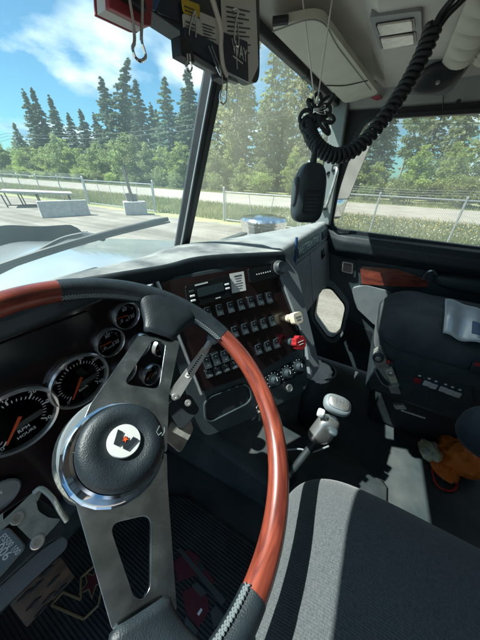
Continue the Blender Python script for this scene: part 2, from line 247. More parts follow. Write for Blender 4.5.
# ------------------------------------------------------------------ mesh building
def tag(o, label=None, cat=None, group=None, kind=None):
    if label: o['label'] = label
    if cat: o['category'] = cat
    if group: o['group'] = group
    if kind: o['kind'] = kind
    return o
def thing(name, label, cat, loc=(0, 0, 0), group=None):
    o = bpy.data.objects.new(name, None); o.empty_display_size = 0.05; col.objects.link(o); o.location = loc
    return tag(o, label, cat, group)
ROOT = {}
class MB:
    def __init__(s): s.v = []; s.f = []
    def add(s, vs, fs):
        k = len(s.v); s.v += [tuple(q) for q in vs]; s.f += [tuple(i+k for i in f) for f in fs]; return s
    def box(s, fr, a, b, w, h, z0, z1, rot=0):
        ca, sa = math.cos(rot), math.sin(rot); P = []
        for z in (z0, z1):
            for (i, j) in ((-1, -1), (1, -1), (1, 1), (-1, 1)):
                x, y = i*w/2, j*h/2; P.append(fr.p(a + x*ca - y*sa, b + x*sa + y*ca, z))
        return s.add(P, [(3, 2, 1, 0), (4, 5, 6, 7), (0, 1, 5, 4), (1, 2, 6, 5), (2, 3, 7, 6), (3, 0, 4, 7)])
    def cuboid(s, x0, x1, y0, y1, z0, z1):
        P = [(x0, y0, z0), (x1, y0, z0), (x1, y1, z0), (x0, y1, z0), (x0, y0, z1), (x1, y0, z1), (x1, y1, z1), (x0, y1, z1)]
        return s.add(P, [(3, 2, 1, 0), (4, 5, 6, 7), (0, 1, 5, 4), (1, 2, 6, 5), (2, 3, 7, 6), (3, 0, 4, 7)])
    def hexa(s, P):   # 8 corners: 4 bottom loop, 4 top loop
        return s.add(P, [(3, 2, 1, 0), (4, 5, 6, 7), (0, 1, 5, 4), (1, 2, 6, 5), (2, 3, 7, 6), (3, 0, 4, 7)])
    def prism(s, fr, pts, z0, z1, holes=(), top_inset=0):
        loops = [list(pts)] + [list(h) for h in holes]
        def area(l): return sum(l[i][0]*l[(i+1) % len(l)][1]-l[(i+1) % len(l)][0]*l[i][1] for i in range(len(l)))
        for i, l in enumerate(loops):
            if (area(l) > 0) != (i == 0): l.reverse()
        flat = [q for l in loops for q in l]; n = len(flat)
        tris = tessellate_polygon([[V((a, b, 0)) for a, b in l] for l in loops])
        P = [fr.p(a, b, z0) for a, b in flat] + [fr.p(a, b, z1) for a, b in flat]; F = []
        for t in tris:
            a, b, c = t; (x0, y0), (x1, y1), (x2, y2) = flat[a], flat[b], flat[c]
            if (x1-x0)*(y2-y0)-(x2-x0)*(y1-y0) < 0: b, c = c, b
            F.append((a+n, b+n, c+n)); F.append((c, b, a))
        k = 0
        for l in loops:
            m = len(l)
            for i in range(m):
                a, b = k+i, k+(i+1) % m; F.append((a, b, b+n, a+n))
            k += m
        return s.add(P, F)
    def tube(s, pts, r, seg=8, closed=False, cap=True, flat=None):
        pts = [V(p) for p in pts]; n = len(pts); rs = r if hasattr(r, '__len__') else [r]*n; P = []; F = []
        up = None
        for i, p in enumerate(pts):
            a = pts[(i-1) % n] if (closed or i > 0) else p; b = pts[(i+1) % n] if (closed or i < n-1) else p
            d = (b-a).normalized()
            if up is None:
                up = V((0, 0, 1)) if abs(d.z) < 0.9 else V((1, 0, 0))
            x = up.cross(d)
            if x.length < 1e-6: x = d.orthogonal()
            x.normalize(); y = d.cross(x); up = y
            for k in range(seg):
                t = 2*math.pi*k/seg; P.append(p + x*(rs[i]*math.cos(t)) + y*(rs[i]*math.sin(t)))
        for i in range(n if closed else n-1):
            j = (i+1) % n
            for k in range(seg):
                l = (k+1) % seg; F.append((i*seg+k, i*seg+l, j*seg+l, j*seg+k))
        if cap and not closed:
            F.append(tuple(reversed(range(seg)))); F.append(tuple((n-1)*seg+k for k in range(seg)))
        return s.add(P, F)
    def lathe(s, fr, prof, seg=32, ring=False):
        P = []; F = []; m = len(prof)
        for k in range(seg):
            t = 2*math.pi*k/seg
            for (r, h) in prof: P.append(fr.p(r*math.cos(t), r*math.sin(t), h))
        for k in range(seg):
            l = (k+1) % seg
            for i in range(m-1): F.append((k*m+i, l*m+i, l*m+i+1, k*m+i+1))
        if ring:
            for k in range(seg): F.append((k*m+m-1, ((k+1) % seg)*m+m-1, ((k+1) % seg)*m, k*m))
            return s.add(P, F)
        if prof[0][0] > 1e-6: F.append(tuple(k*m for k in reversed(range(seg))))
        if prof[-1][0] > 1e-6: F.append(tuple(k*m+m-1 for k in range(seg)))
        return s.add(P, F)
    def grid(s, fn, nu, nv, cu=False, cv=False):
        P = [fn(i/(nu if cu else nu-1), j/(nv if cv else nv-1)) for i in range(nu) for j in range(nv)]; F = []
        for i in range(nu if cu else nu-1):
            for j in range(nv if cv else nv-1):
                a, b = (i+1) % nu, (j+1) % nv; F.append((i*nv+j, a*nv+j, a*nv+b, i*nv+b))
        return s.add(P, F)
    def slab(s, fn, nu, nv, th):   # a sheet with thickness along a fixed offset
        th = V(th); k = len(s.v); s.grid(fn, nu, nv); s.grid(lambda a, b: V(fn(a, b))+th, nu, nv)
        o = k+nu*nv; n1 = len(s.f)-(nu-1)*(nv-1)
        s.f[n1:] = [tuple(reversed(f)) for f in s.f[n1:]]
        for i in range(nu-1):
            s.f.append((k+i*nv, o+i*nv, o+(i+1)*nv, k+(i+1)*nv)); s.f.append((k+i*nv+nv-1, k+(i+1)*nv+nv-1, o+(i+1)*nv+nv-1, o+i*nv+nv-1))
        for j in range(nv-1):
            s.f.append((k+j, k+j+1, o+j+1, o+j)); e = (nu-1)*nv; s.f.append((k+e+j, o+e+j, o+e+j+1, k+e+j+1))
        return s
    def superq(s, c, r, e=0.35, nu=40, nv=24, crown=None):
        def sp(x, p): return math.copysign(abs(x)**p, x)
        def fn(a, b):
            t = 2*math.pi*a; q = -math.pi/2 + math.pi*(0.001+0.998*b)
            x, y, z = sp(math.cos(q), e)*sp(math.cos(t), e), sp(math.cos(q), e)*sp(math.sin(t), e), sp(math.sin(q), e)
            P = V((c[0]+r[0]*x, c[1]+r[1]*y, c[2]+r[2]*z))
            return crown(P, x, y, z) if crown else P
        return s.grid(fn, nu, nv, cu=True)
    def build(s, name, m, parent=None, smooth=35, bev=0, seg=2, recalc=False):
        me = bpy.data.meshes.new(name); me.from_pydata(s.v, [], s.f); me.update()
        if recalc:
            b = bmesh.new(); b.from_mesh(me); bmesh.ops.remove_doubles(b, verts=b.verts, dist=1e-5); bmesh.ops.recalc_face_normals(b, faces=b.faces); b.to_mesh(me); b.free()
        if smooth:
            me.polygons.foreach_set('use_smooth', [True]*len(me.polygons)); me.set_sharp_from_angle(angle=R_(smooth))
        me.materials.append(MT[m] if isinstance(m, str) else m)
        o = bpy.data.objects.new(name, me); col.objects.link(o)
        if parent is not None:
            o.parent = parent
            w_ = V(parent.location); q = parent.parent
            o.matrix_parent_inverse = Matrix.Translation(-w_) if parent.type == 'EMPTY' else Matrix.Identity(4)
        if bev:
            md = o.modifiers.new('bevel', 'BEVEL'); md.width = bev; md.segments = seg; md.limit_method = 'ANGLE'; md.angle_limit = R_(40); md.harden_normals = False
        return o
def rrect(w, h, r, seg=5, cx=0, cy=0):
    P = []
    for (i, j, a0) in ((1, 1, 0), (-1, 1, 90), (-1, -1, 180), (1, -1, 270)):
        for k in range(seg+1):
            a = R_(a0+90*k/seg); P.append((cx+i*(w/2-r)+r*math.cos(a), cy+j*(h/2-r)+r*math.sin(a)))
    return P
def roundpoly(pts, r, seg=4):
    out = []; n = len(pts)
    for i in range(n):
        p = V(pts[i]).to_2d(); a = (V(pts[i-1]).to_2d()-p); b = (V(pts[(i+1) % n]).to_2d()-p)
        k = min(r, a.length*0.45, b.length*0.45); A = p+a.normalized()*k; B = p+b.normalized()*k
        for j in range(seg+1):
            t = j/seg; q = A*(1-t)**2 + p*2*t*(1-t) + B*t*t; out.append((q.x, q.y))
    return out
def scalepoly(pts, s):
    cx = sum(p[0] for p in pts)/len(pts); cy_ = sum(p[1] for p in pts)/len(pts)
    return [(cx+(p[0]-cx)*s, cy_+(p[1]-cy_)*s) for p in pts]
def circle(r, n=32, cx=0, cy=0, a0=0): return [(cx+r*math.cos(2*math.pi*k/n+a0), cy+r*math.sin(2*math.pi*k/n+a0)) for k in range(n)]
def curve(pts, n=40):   # Catmull-Rom through points
    pts = [V(p) for p in pts]; P = [pts[0]*2-pts[1]]+pts+[pts[-1]*2-pts[-2]]; o = []; m = len(pts)-1
    for i in range(n+1):
        t = i/n*m; k = min(int(t), m-1); t -= k; a, b, c, d = P[k:k+4]
        o.append(0.5*((2*b)+(c-a)*t+(2*a-5*b+4*c-d)*t*t+(3*b-a-3*c+d)*t**3))
    return o
TX = {}
def glyphs(strings):       # outlines of the lettering, taken once from the built-in font
    for s_ in strings:
        cu = bpy.data.curves.new('t', 'FONT'); cu.body = s_; cu.size = 1.0; cu.align_x = 'CENTER'; cu.align_y = 'CENTER'; cu.resolution_u = 2; cu.offset = 0.012
        o = bpy.data.objects.new('t', cu); col.objects.link(o); dg = bpy.context.evaluated_depsgraph_get(); dg.update()
        me = bpy.data.meshes.new_from_object(o.evaluated_get(dg))
        TX[s_] = ([(v.co.x, v.co.y) for v in me.vertices], [tuple(p.vertices) for p in me.polygons])
        bpy.data.objects.remove(o); bpy.data.curves.remove(cu); bpy.data.meshes.remove(me)
def text_into(mb, fr, s, size, a=0, b=0, h=0.0006, rot=0, sx=1.0):
    vs, fs = TX[s]; ca, sa = math.cos(rot), math.sin(rot)
    P = [fr.p(a+(x*ca*sx-y*sa)*size, b+(x*sa*sx+y*ca)*size, h) for x, y in vs]
    mb.add(P, fs); return mb
glyphs([str(k) for k in range(0, 150, 5)] + ['WESTERN STAR', 'W', 'RPM', 'x100', 'km/h', 'MPH', 'HOURS', 'FS500 100', '006', 'PSI', 'OIL', 'WATER', 'AIR', 'FUEL', 'VOLTS', 'E', 'F', 'WAY', 'VOL'])
WORLD = Fr((0, 0, 0), (1, 0, 0), (0, 0, 1))

# ================================================================== SETTING OUTSIDE
G = -1.30     # yard level under the cab floor
g = MB(); g.grid(lambda a, b: V((-900+2400*a, -1200+2700*b, G)), 2, 2)
tag(g.build('ground', 'ground', smooth=0), kind='structure')
r = MB(); r.slab(lambda a, b: V((21.0+14.0*a+0.25*math.sin(b*60), -400+1000*b, G+0.03-0.02*abs(a-0.5))), 3, 60, (0, 0, -0.2))
tag(r.build('gravel_road', 'road_gravel'), kind='structure')

# ---- foliage helpers
def leaf_mesh(name, P, D, L, W, m, seed):
    """one lens-shaped two-triangle leaf spray per point, long axis D"""
    rg = np.random.default_rng(seed); n = len(P); D = D/np.linalg.norm(D, axis=1)[:, None]
    A = rg.normal(size=(n, 3)); S = np.cross(D, A); S /= np.linalg.norm(S, axis=1)[:, None]
    L = np.asarray(L)[:, None]; W = np.asarray(W)[:, None]
    v = np.stack([P-D*L*0.5, P+S*W*0.5+D*L*0.05, P+D*L*0.5, P-S*W*0.5+D*L*0.05], 1).reshape(-1, 3)
    me = bpy.data.meshes.new(name); me.vertices.add(4*n); me.vertices.foreach_set('co', v.ravel())
    me.loops.add(4*n); me.loops.foreach_set('vertex_index', np.arange(4*n)); me.polygons.add(n)
    me.polygons.foreach_set('loop_start', np.arange(0, 4*n, 4)); me.polygons.foreach_set('loop_total', np.full(n, 4)); me.update(); me.validate()
    me.materials.append(MT[m]); return me
def mesh_of(mb, name, m):
    me = bpy.data.meshes.new(name); me.from_pydata(mb.v, [], mb.f); me.update(); me.polygons.foreach_set('use_smooth', [True]*len(me.polygons)); me.materials.append(MT[m]); return me
def spruce_mesh(seed, H=20.0, R=2.6, n=15000, lean=0.0, m='spruce'):
    rg = np.random.default_rng(seed); nw, nb = 30, 9
    reach = np.clip(rg.normal(1.0, 0.24, (nw, nb)), 0.35, 1.5)*(0.86+0.14*np.sin(np.arange(nw)*1.9+seed))[:, None]     # every bough its own length
    hz = rg.normal(0, 0.30, (nw, nb)); haz = rg.normal(0, 0.18, (nw, nb)); sag = rg.uniform(0.22, 0.55, (nw, nb))
    wh = np.minimum((rg.random(n)**1.3*nw).astype(int), nw-1); br = rg.integers(0, nb, n); tw = (wh+0.4)/nw
    rm = (R*(1-tw)**0.85*reach[wh, br]+0.10); rr = rm*rg.random(n)**0.7
    az = (br+0.5*(wh % 2))*2*np.pi/nb + haz[wh, br] + wh*0.7 + rg.normal(0, 0.16, n)*(1-0.5*rr/rm)
    z = H*(0.05+0.95*tw) + hz[wh, br]*H/20 - rr*sag[wh, br] + 0.16*rr**2/np.maximum(rm, 0.3) + rg.normal(0, 0.09, n)
    cx = lean*(np.clip(z/H, 0, 1)**4)
    P = np.stack([rr*np.cos(az)+cx, rr*np.sin(az), z], 1)
    D = np.stack([np.cos(az), np.sin(az), -0.55+0.4*rg.random(n)], 1) + rg.normal(0, 0.40, (n, 3))
    L = (0.32+0.50*rg.random(n))*(0.6+0.45*(1-tw)); W = L*(0.30+0.3*rg.random(n))
    crown = leaf_mesh('crown', P, D, L, W, m, seed+9)
    b = MB(); b.tube([V((lean*(k/10)**3, 0, H*k/10*0.985)) for k in range(11)], [0.02+0.24*(1-k/10) for k in range(11)], 7)
    for k in range(26):
        a = rnd.random()*6.28; h = H*(0.04+0.8*k/26); l = R*(1-k/26)*0.85
        b.tube([V((0, 0, h)), V((l*0.5*math.cos(a), l*0.5*math.sin(a), h-l*0.14)), V((l*math.cos(a), l*math.sin(a), h-l*0.26))], [0.05, 0.035, 0.012], 4)
    return mesh_of(b, 'trunk', 'bark'), crown
def broad_mesh(seed, H=18.0, R=3.2, n=9000, m='poplar', bark='pale_bark', base=0.22, stems=1, leaf=0.30):
    rg = np.random.default_rng(seed); b = MB(); cent = []; rad = []
    q = random.Random(seed)
    for s_ in range(stems):
        bx, by = (0, 0) if stems == 1 else (q.uniform(-0.4, 0.4)*R, q.uniform(-0.4, 0.4)*R); hh = H*(1 if s_ == 0 else q.uniform(0.7, 0.95))
        wob = [V((bx+q.uniform(-.12, .12)*k*0.35*(H/18), by+q.uniform(-.12, .12)*k*0.35*(H/18), hh*k/9)) for k in range(10)]
        tr = 0.011*H/math.sqrt(stems)
        b.tube(wob, [tr*(1-0.92*k/9) for k in range(10)], 7)
        nl = int(26/stems)+6
        for k in range(nl):
            f = base + (0.98-base)*((k+q.random())/nl); i = min(int(f*9), 8); p0 = wob[i].lerp(wob[i+1], f*9-i)
            a = k*2.4+q.uniform(-.5, .5); pr = math.sin(math.pi*min(1, ((f-base)/(1-base))*0.82+0.16))**0.8
            l = R*(0.45+0.6*q.random())*max(0.22, pr); up = q.uniform(0.15, 0.8)
            p2 = p0+V((l*math.cos(a), l*math.sin(a), l*up)); p1 = p0.lerp(p2, 0.5)+V((0, 0, -0.06*l))
            b.tube([p0, p1, p2], [tr*0.32*(1.1-f), tr*0.2*(1.1-f), 0.008], 4)
            for tt in (0.45, 0.75, 1.0):
                c = p0.lerp(p2, tt); cent.append((c.x+q.gauss(0, .2), c.y+q.gauss(0, .2), c.z+q.gauss(0, .2))); rad.append(R*(0.13+0.15*q.random())*(0.6+0.5*pr))
    cent = np.array(cent); rad = np.array(rad); wgt = rad**1.6; wgt /= wgt.sum(); k = rg.choice(len(cent), n, p=wgt)
    d = rg.normal(size=(n, 3)); d /= np.linalg.norm(d, axis=1)[:, None]; rr = rg.random(n)**0.45
    P = cent[k] + d*(rad[k]*rr)[:, None]*np.array([1.15, 1.15, 0.85])
    D = d*0.5 + rg.normal(0, 0.7, (n, 3)) + np.array([0, 0, -0.3]); L = leaf*(0.6+0.8*rg.random(n)); W = L*(0.5+0.3*rg.random(n))
    return mesh_of(b, 'trunk', bark), leaf_mesh('crown', P, D, L, W, m, seed+5)
SPR = [spruce_mesh(11, R=4.0), spruce_mesh(12, R=3.5), spruce_mesh(13, R=4.6), spruce_mesh(14, R=3.8, lean=2.2)]
PSP = [spruce_mesh(51, R=3.4, n=6500, m='glare_spruce'), spruce_mesh(52, R=3.0, n=6000, m='glare_spruce'), spruce_mesh(53, R=3.8, n=7000, m='glare_spruce')]
POP = [broad_mesh(21, n=5200, leaf=0.34), broad_mesh(22, R=2.5, n=4600, m='poplar', leaf=0.34), broad_mesh(23, R=3.2, n=5600, m='aspen', base=0.15, leaf=0.34), broad_mesh(24, R=2.3, n=4600, m='aspen', base=0.3, leaf=0.32)]
YNG = [broad_mesh(31, H=8, R=2.4, n=6500, m='willow', base=0.06, stems=3, leaf=0.26), broad_mesh(32, H=8, R=2.0, n=6000, m='willow', base=0.08, stems=2, leaf=0.25), broad_mesh(33, H=8, R=2.7, n=7000, m='aspen', base=0.05, stems=4, leaf=0.27)]
BSH = [broad_mesh(41, H=3, R=1.7, n=4500, m='willow', base=0.02, stems=5, leaf=0.17), broad_mesh(42, H=3, R=1.5, n=4000, m='aspen', base=0.02, stems=6, leaf=0.16)]
PLANTS = []
def seen(P):
    d = V(P)-CAM; z = d.dot(cF)
    return (240+240*d.dot(cR)/z, 320-240*d.dot(cU)/z) if z > 0.1 else (9999, 0)
def plant(name, pair, x, y, h, href, label, cat, group=None, rz=None, sx=1.0, what=None):
    px = seen((x, y, G+h*0.4))[0]
    if not -20 < px < 500: return None
    e = thing(name, label, cat, (x, y, G), group); s_ = h/href
    rz = rnd.random()*6.28 if rz is None else rz
    for nm, me in zip(('trunk', 'crown'), pair):
        o = bpy.data.objects.new(nm, me); col.objects.link(o); o.parent = e
    e.scale = (s_*sx, s_*sx, s_); e.rotation_euler = (0, 0, rz)
    if what: PLANTS.append((what, px, e))
    return e
ORD = 'first second third fourth fifth sixth seventh eighth ninth tenth eleventh twelfth thirteenth fourteenth fifteenth sixteenth seventeenth eighteenth nineteenth twentieth'.split()
ORD += ['twenty-'+o_ for o_ in ORD[:9]]+['thirtieth']+['thirty-'+o_ for o_ in ORD[:9]]+['fortieth']+['forty-'+o_ for o_ in ORD[:9]]
def name_plants():
    reg = [(-99, 196, 'left of the centre pillar'), (196, 335, 'between centre pillar and door'), (335, 999, 'through the passenger window')]
    for what in sorted({p[0] for p in PLANTS}):
        for a, b, ph in reg:
            for k, (_, px, e) in enumerate(sorted([p for p in PLANTS if p[0] == what and a <= p[1] < b], key=lambda p: p[1])):
                e['label'] = '%s, %s from the left %s' % (what, ORD[k], ph)
def tip(px, py, x):     # a tree whose tip shows at this place, standing on the line x
    P = onx(px, py, x); return P.y, P.z-G
# ---- the spruces that stand out against the sky, left of the centre pillar
named = [
 (23, 90, 50, 1, 'slim dark spruce at the far left, left one of the close pair of tips', 0.85),
 (31, 88, 51, 0, 'slim dark spruce at the far left, right one of the close pair of tips', 0.8),
 (49, 96, 50, 1, 'lone slim dark spruce just right of the far left pair', 0.9),
 (101, 78, 47, 2, 'tall dense spruce just left of the spruce with the crooked tip', 1.0),
 (111, 56, 48, 3, 'tallest spruce against the blue sky with a crooked leaning tip', 0.95),
 (135, 80, 47, 0, 'narrow spruce right of the spruce with the crooked tip', 0.9),
 (164, 78, 46, 2, 'broad lone spruce between two cloud gaps, left of centre pillar', 1.0),
 (187, 66, 46, 1, 'hazy spruce directly left of the dark centre pillar', 1.05),
]
for px, py, x, k, lb, sx in named:
    y, h = tip(px, py, x); plant('spruce_tree', SPR[k], x, y, h, 20.0, lb, 'spruce', 'spruces standing against the sky', rz=(5.4 if k == 3 else None), sx=sx*1.45)
mid = [(62, 112, 50, 2), (74, 108, 49, 0), (88, 112, 50, 1), (145, 102, 48, 1), (124, 98, 50, 2), (150, 108, 47, 0), (176, 104, 47, 2), (8, 122, 54, 0), (40, 122, 54, 2)]
for px, py, x, k in mid:
    y, h = tip(px, py, x); plant('spruce_tree', SPR[k], x+1.5, y, h, 20.0, 'shorter spruce filling the gap between the tall sky-line spruces', 'spruce', 'shorter spruces in the left tree line', sx=1.4, what='shorter spruce below the tips')
# ---- the mixed wood ahead and to the right
y = -58.0; i = 0
while y < 34:
    k = i % 4; x = 43.5+rnd.random()*7; h = rnd.uniform(17, 24)
    if -8 < y < 6: h = rnd.uniform(14, 19)
    if y > 14: h = rnd.uniform(21, 28)
    if i % 3 != 1:
        plant('spruce_tree', PSP[rnd.randrange(3)], x+rnd.random()*3, y, h*rnd.uniform(0.85, 1.2), 20.0, 'tall spruce among the pale broadleaf trees behind the road', 'spruce', 'spruces mixed into the wood across the road', what='tall spruce among broadleaf trees')
    else:
        plant('broadleaf_tree', POP[k], x, y, h, 18.0, 'tall pale green broadleaf tree in the wood across the road', 'tree', 'broadleaf trees across the road', what='tall pale broadleaf tree')
    y += rnd.uniform(2.3, 3.6); i += 1
# a second, deeper rank closes the wood
y = -70.0
while y < 150:
    x = 56+rnd.random()*8; h = rnd.uniform(12, 17) if y < 40 else rnd.uniform(9, 13)
    if -6 < y < 4: h *= 0.8
    plant('broadleaf_tree', POP[rnd.randrange(4)], x, y, h, 18.0, 'broadleaf tree in the back rank of the wood, mostly hidden', 'tree', 'back rank of the wood', sx=1.3, what='half-hidden rear broadleaf tree'); y += rnd.uniform(4.0, 6.0)
# ---- young trees in front of the wood
y = -40.0
while y < 150:
    x = 39.5+rnd.random()*3.0; h = rnd.uniform(4.5, 7.0) if y < 25 else rnd.uniform(6.5, 9.5)
    plant('young_tree', YNG[rnd.randrange(3)], x, y, h, 8.0, 'bright green young tree along the far edge of the gravel road', 'tree', 'young trees along the far road edge', sx=1.15, what='bright young roadside tree'); y += rnd.uniform(2.6, 4.2)
y = -30.0
while y < 120:
    x = 37.2+rnd.random()*1.5; plant('shrub', BSH[rnd.randrange(2)], x, y, rnd.uniform(1.6, 3.2), 3.0, 'low leafy shrub at the foot of the young trees', 'shrub', 'shrubs along the far road edge', sx=1.2, what='low roadside shrub'); y += rnd.uniform(3.2, 6.5)
name_plants()
# ---- grass and flowers
def grass_field(name, n, boxes, h0, h1, m, seed, kindw=0.03):
    rg = np.random.default_rng(seed); P = []
    for (x0, x1, y0, y1, f) in boxes: P.append(np.stack([rg.uniform(x0, x1, int(n*f)), rg.uniform(y0, y1, int(n*f))], 1))
    P = np.concatenate(P); n = len(P); h = rg.uniform(h0, h1, n); a = rg.uniform(0, 6.28, n); ln = rg.normal(0, 0.3, (n, 2))*h[:, None]
    bx = np.stack([np.cos(a), np.sin(a)], 1)*kindw; z0 = np.full(n, G)
    v = np.stack([np.column_stack([P-bx, z0]), np.column_stack([P+bx, z0]), np.column_stack([P+ln, z0+h])], 1).reshape(-1, 3)
    me = bpy.data.meshes.new(name); me.vertices.add(3*n); me.vertices.foreach_set('co', v.ravel()); me.loops.add(3*n); me.loops.foreach_set('vertex_index', np.arange(3*n))
    me.polygons.add(n); me.polygons.foreach_set('loop_start', np.arange(0, 3*n, 3)); me.polygons.foreach_set('loop_total', np.full(n, 3)); me.update()
    me.materials.append(MT[m]); o = bpy.data.objects.new(name, me); col.objects.link(o); return o
verge = [(12.9, 21.0, -16, 8.5, .40), (12.9, 20.6, 8.5, 14, .06), (13.2, 21.0, 14, 60, .34), (35.2, 40, -20, 80, .2)]
tag(grass_field('meadow_grass', 90000, verge, 0.12, 0.42, 'grass', 3), 'tall meadow grass between the fence and the road', 'grass', kind='stuff')
rg = np.random.default_rng(4)
def flowers(name, n, boxes, m, label, s0):
    P = np.concatenate([np.stack([rg.uniform(a, b, int(n*f)), rg.uniform(c, d, int(n*f)), G+rg.uniform(0.2, 0.45, int(n*f))], 1) for a, b, c, d, f in boxes])
    me = leaf_mesh(name, P, rg.normal(size=P.shape)*[1, 1, 0.2], np.full(len(P), s0), np.full(len(P), s0), m, 5); o = bpy.data.objects.new(name, me); col.objects.link(o)
    tag(o, label, 'flowers', kind='stuff')
flowers('yellow_flowers', 2600, [(15, 21, -14, 6, .55), (13.5, 20, 20, 50, .45)], 'petal_yellow', 'yellow wildflowers scattered through the meadow grass', 0.07)
flowers('white_flowers', 2600, [(13, 20, -14, 6, .8), (13.5, 20, 20, 50, .2)], 'petal_white', 'white wildflowers scattered through the meadow grass', 0.06)
# ---- chain link fence, gate
FX = 12.8
def wire_panel(mb, y0, y1, z0, z1, x, sp=0.075, r=0.0028):
    h = z1-z0
    for sgn in (1, -1):
        y = y0-h
        while y < y1+h:
            a, b = (y, y+h) if sgn > 0 else (y+h, y); za, zb = z0, z1
            # clip to the panel
            def cl(yy): return min(max(yy, y0), y1)
            if max(a, b) > y0 and min(a, b) < y1:
                ca, cb = cl(a), cl(b); f = lambda q: za+(zb-za)*((q-a)/(b-a)); xo = x+0.003*sgn
                p, q = V((xo, ca, f(ca))), V((xo, cb, f(cb)))
                k = len(mb.v); mb.v += [tuple(p+V((0, -r, r))), tuple(p+V((r*1.7, 0, 0))), tuple(p+V((0, r, -r))), tuple(q+V((0, -r, r))), tuple(q+V((r*1.7, 0, 0))), tuple(q+V((0, r, -r)))]
                mb.f += [(k, k+1, k+4, k+3), (k+1, k+2, k+5, k+4), (k+2, k, k+3, k+5)]
            y += sp
def fence(y0, y1, h, step, label, name='chain_link_fence', barbs=True):
    e = thing(name, label, 'fence', (FX, y0, G), 'chain link fences along the yard')
    n = max(1, round((y1-y0)/step))
    for k in range(n+1):
        y_ = y0+(y1-y0)*k/n; m_ = MB(); m_.lathe(Fr((FX, y_, G), (1, 0, 0), (0, 0, 1)), [(0.04, 0), (0.04, h+0.06), (0.052, h+0.06), (0.05, h+0.12), (0.0, h+0.16)], 10); m_.build('post', 'galv', e)
    m_ = MB(); m_.tube([(FX+0.0, y0, G+h), (FX, y1, G+h)], 0.028, 8); m_.build('top_rail', 'galv', e)
    m_ = MB(); m_.tube([(FX+0.03, y0, G+0.06), (FX+0.03, y1, G+0.06)], 0.006, 5); m_.build('bottom_wire', 'galv', e)
    m_ = MB(); wire_panel(m_, y0, y1, G+0.06, G+h, FX+0.045); o = m_.build('wire_mesh', 'galv', e, smooth=0); o['kind'] = 'stuff'
    if barbs:
        for k in range(3):
            m_ = MB(); m_.tube([(FX+0.05+0.07*k, y0+(y1-y0)*q/24, G+h+0.12+0.09*k-0.03*math.sin(q*1.3)) for q in range(25)], 0.005, 4); m_.build('barbed_wire', 'galv', e)
    return e
fence(-24, 3.4, 1.85, 3.0, 'long galvanized chain link fence seen through passenger window')
fence(22.0, 64, 1.85, 3.5, 'chain link fence beyond the gate at the far left')
def gate(y0, y1, h, label, lean=0):
    e = thing('chain_link_gate', label, 'gate', (FX-0.1, y0, G), 'chain link gates at the yard entrance'); x = FX-0.1
    for a, b in (((y0, 0.12), (y1, 0.12)), ((y0, h), (y1, h)), ((y0, 0.12), (y0, h)), ((y1, 0.12), (y1, h))):
        m_ = MB(); m_.tube([(x, a[0], G+a[1]), (x, b[0], G+b[1])], 0.028, 8); m_.build('frame_pipe', 'galv', e)
    n = max(2, int((y1-y0)/1.3))
    for k in range(1, n):
        y_ = y0+(y1-y0)*k/n; m_ = MB(); m_.tube([(x+0.03, y_+0.25*((k % 2)*2-1)*(k % 3 > 0), G+0.12), (x+0.03, y_, G+h)], 0.018, 6); m_.build('brace', 'galv', e)
    m_ = MB(); wire_panel(m_, y0, y1, G+0.12, G+h, x+0.06); o = m_.build('wire_mesh', 'galv', e, smooth=0); o['kind'] = 'stuff'
    for y_ in (y0-0.12, y1+0.12):
        m_ = MB(); m_.lathe(Fr((x, y_, G), (1, 0, 0), (0, 0, 1)), [(0.055, 0), (0.055, h+0.2), (0.0, h+0.26)], 10); m_.build('gate_post', 'galv', e)
gate(14.2, 21.6, 1.75, 'wide galvanized gate leaf behind the concrete block, left of centre pillar')
gate(3.8, 8.3, 1.6, 'low galvanized gate leaf between the centre pillar and the microphone')
# ---- concrete pieces in the yard
def barrier(name, P, L, W, H, ang, label, top=0.55):
    e = thing(name, label, 'barrier', (P.x, P.y, G)); f = Fr((P.x, P.y, G), (math.cos(ang), math.sin(ang), 0), (0, 0, 1)); m_ = MB()
    prof = [(-W/2, 0), (W/2, 0), (W/2, 0.15*H), (W*top/2, 0.5*H), (W*top/2*0.85, H), (-W*top/2*0.85, H), (-W*top/2, 0.5*H), (-W/2, 0.15*H)]
    A = [f.p(-L/2, a, b) for a, b in prof]; B = [f.p(L/2, a, b) for a, b in prof]; n = len(prof)
    m_.add(A+B, [tuple(reversed(range(n))), tuple(range(n, 2*n))]+[(i, (i+1) % n, (i+1) % n+n, i+n) for i in range(n)]); m_.build('body', 'concrete', e, bev=0.02, recalc=True)
    for s_ in (-1, 1):
        m_ = MB(); m_.tube([f.p(s_*L*0.25-0.1, 0, H-0.01), f.p(s_*L*0.25-0.1, 0, H+0.07), f.p(s_*L*0.25+0.1, 0, H+0.07), f.p(s_*L*0.25+0.1, 0, H-0.01)], 0.012, 6); m_.build('lifting_loop', 'galv', e)
P = onz(67, 216, G); barrier('concrete_barrier', P, 2.5, 0.6, 0.85, math.atan2(-0.9, 2.6), 'pale concrete barrier lying in the yard, nearest the hood')
P = onz(137, 215, G)
e = thing('concrete_block', 'square concrete block holding a leaning wooden post by the gate', 'block', (P.x, P.y, G))
f = Fr((P.x, P.y, G), (0.82, -0.57, 0), (0, 0, 1)); m_ = MB(); m_.box(f, 0, 0.35, 1.35, 0.8, 0, 0.78); m_.build('block', 'concrete', e, bev=0.03)
m_ = MB(); m_.tube([f.p(-0.3, 0.35, 0.7), f.p(-0.35, 0.35, 1.25)], 0.12, 8); m_.build('stub', 'old_wood', e); m_ = MB(); m_.tube([f.p(0.1, 0.35, 0.7), f.p(0.1, 0.35, 1.2)], 0.12, 8); m_.build('stub', 'old_wood', e)
m_ = MB(); m_.tube([f.p(-0.05, 0.4, 0.7), f.p(-0.32, 0.4, 2.7)], [0.10, 0.08], 8); m_.build('post', 'old_wood', e)
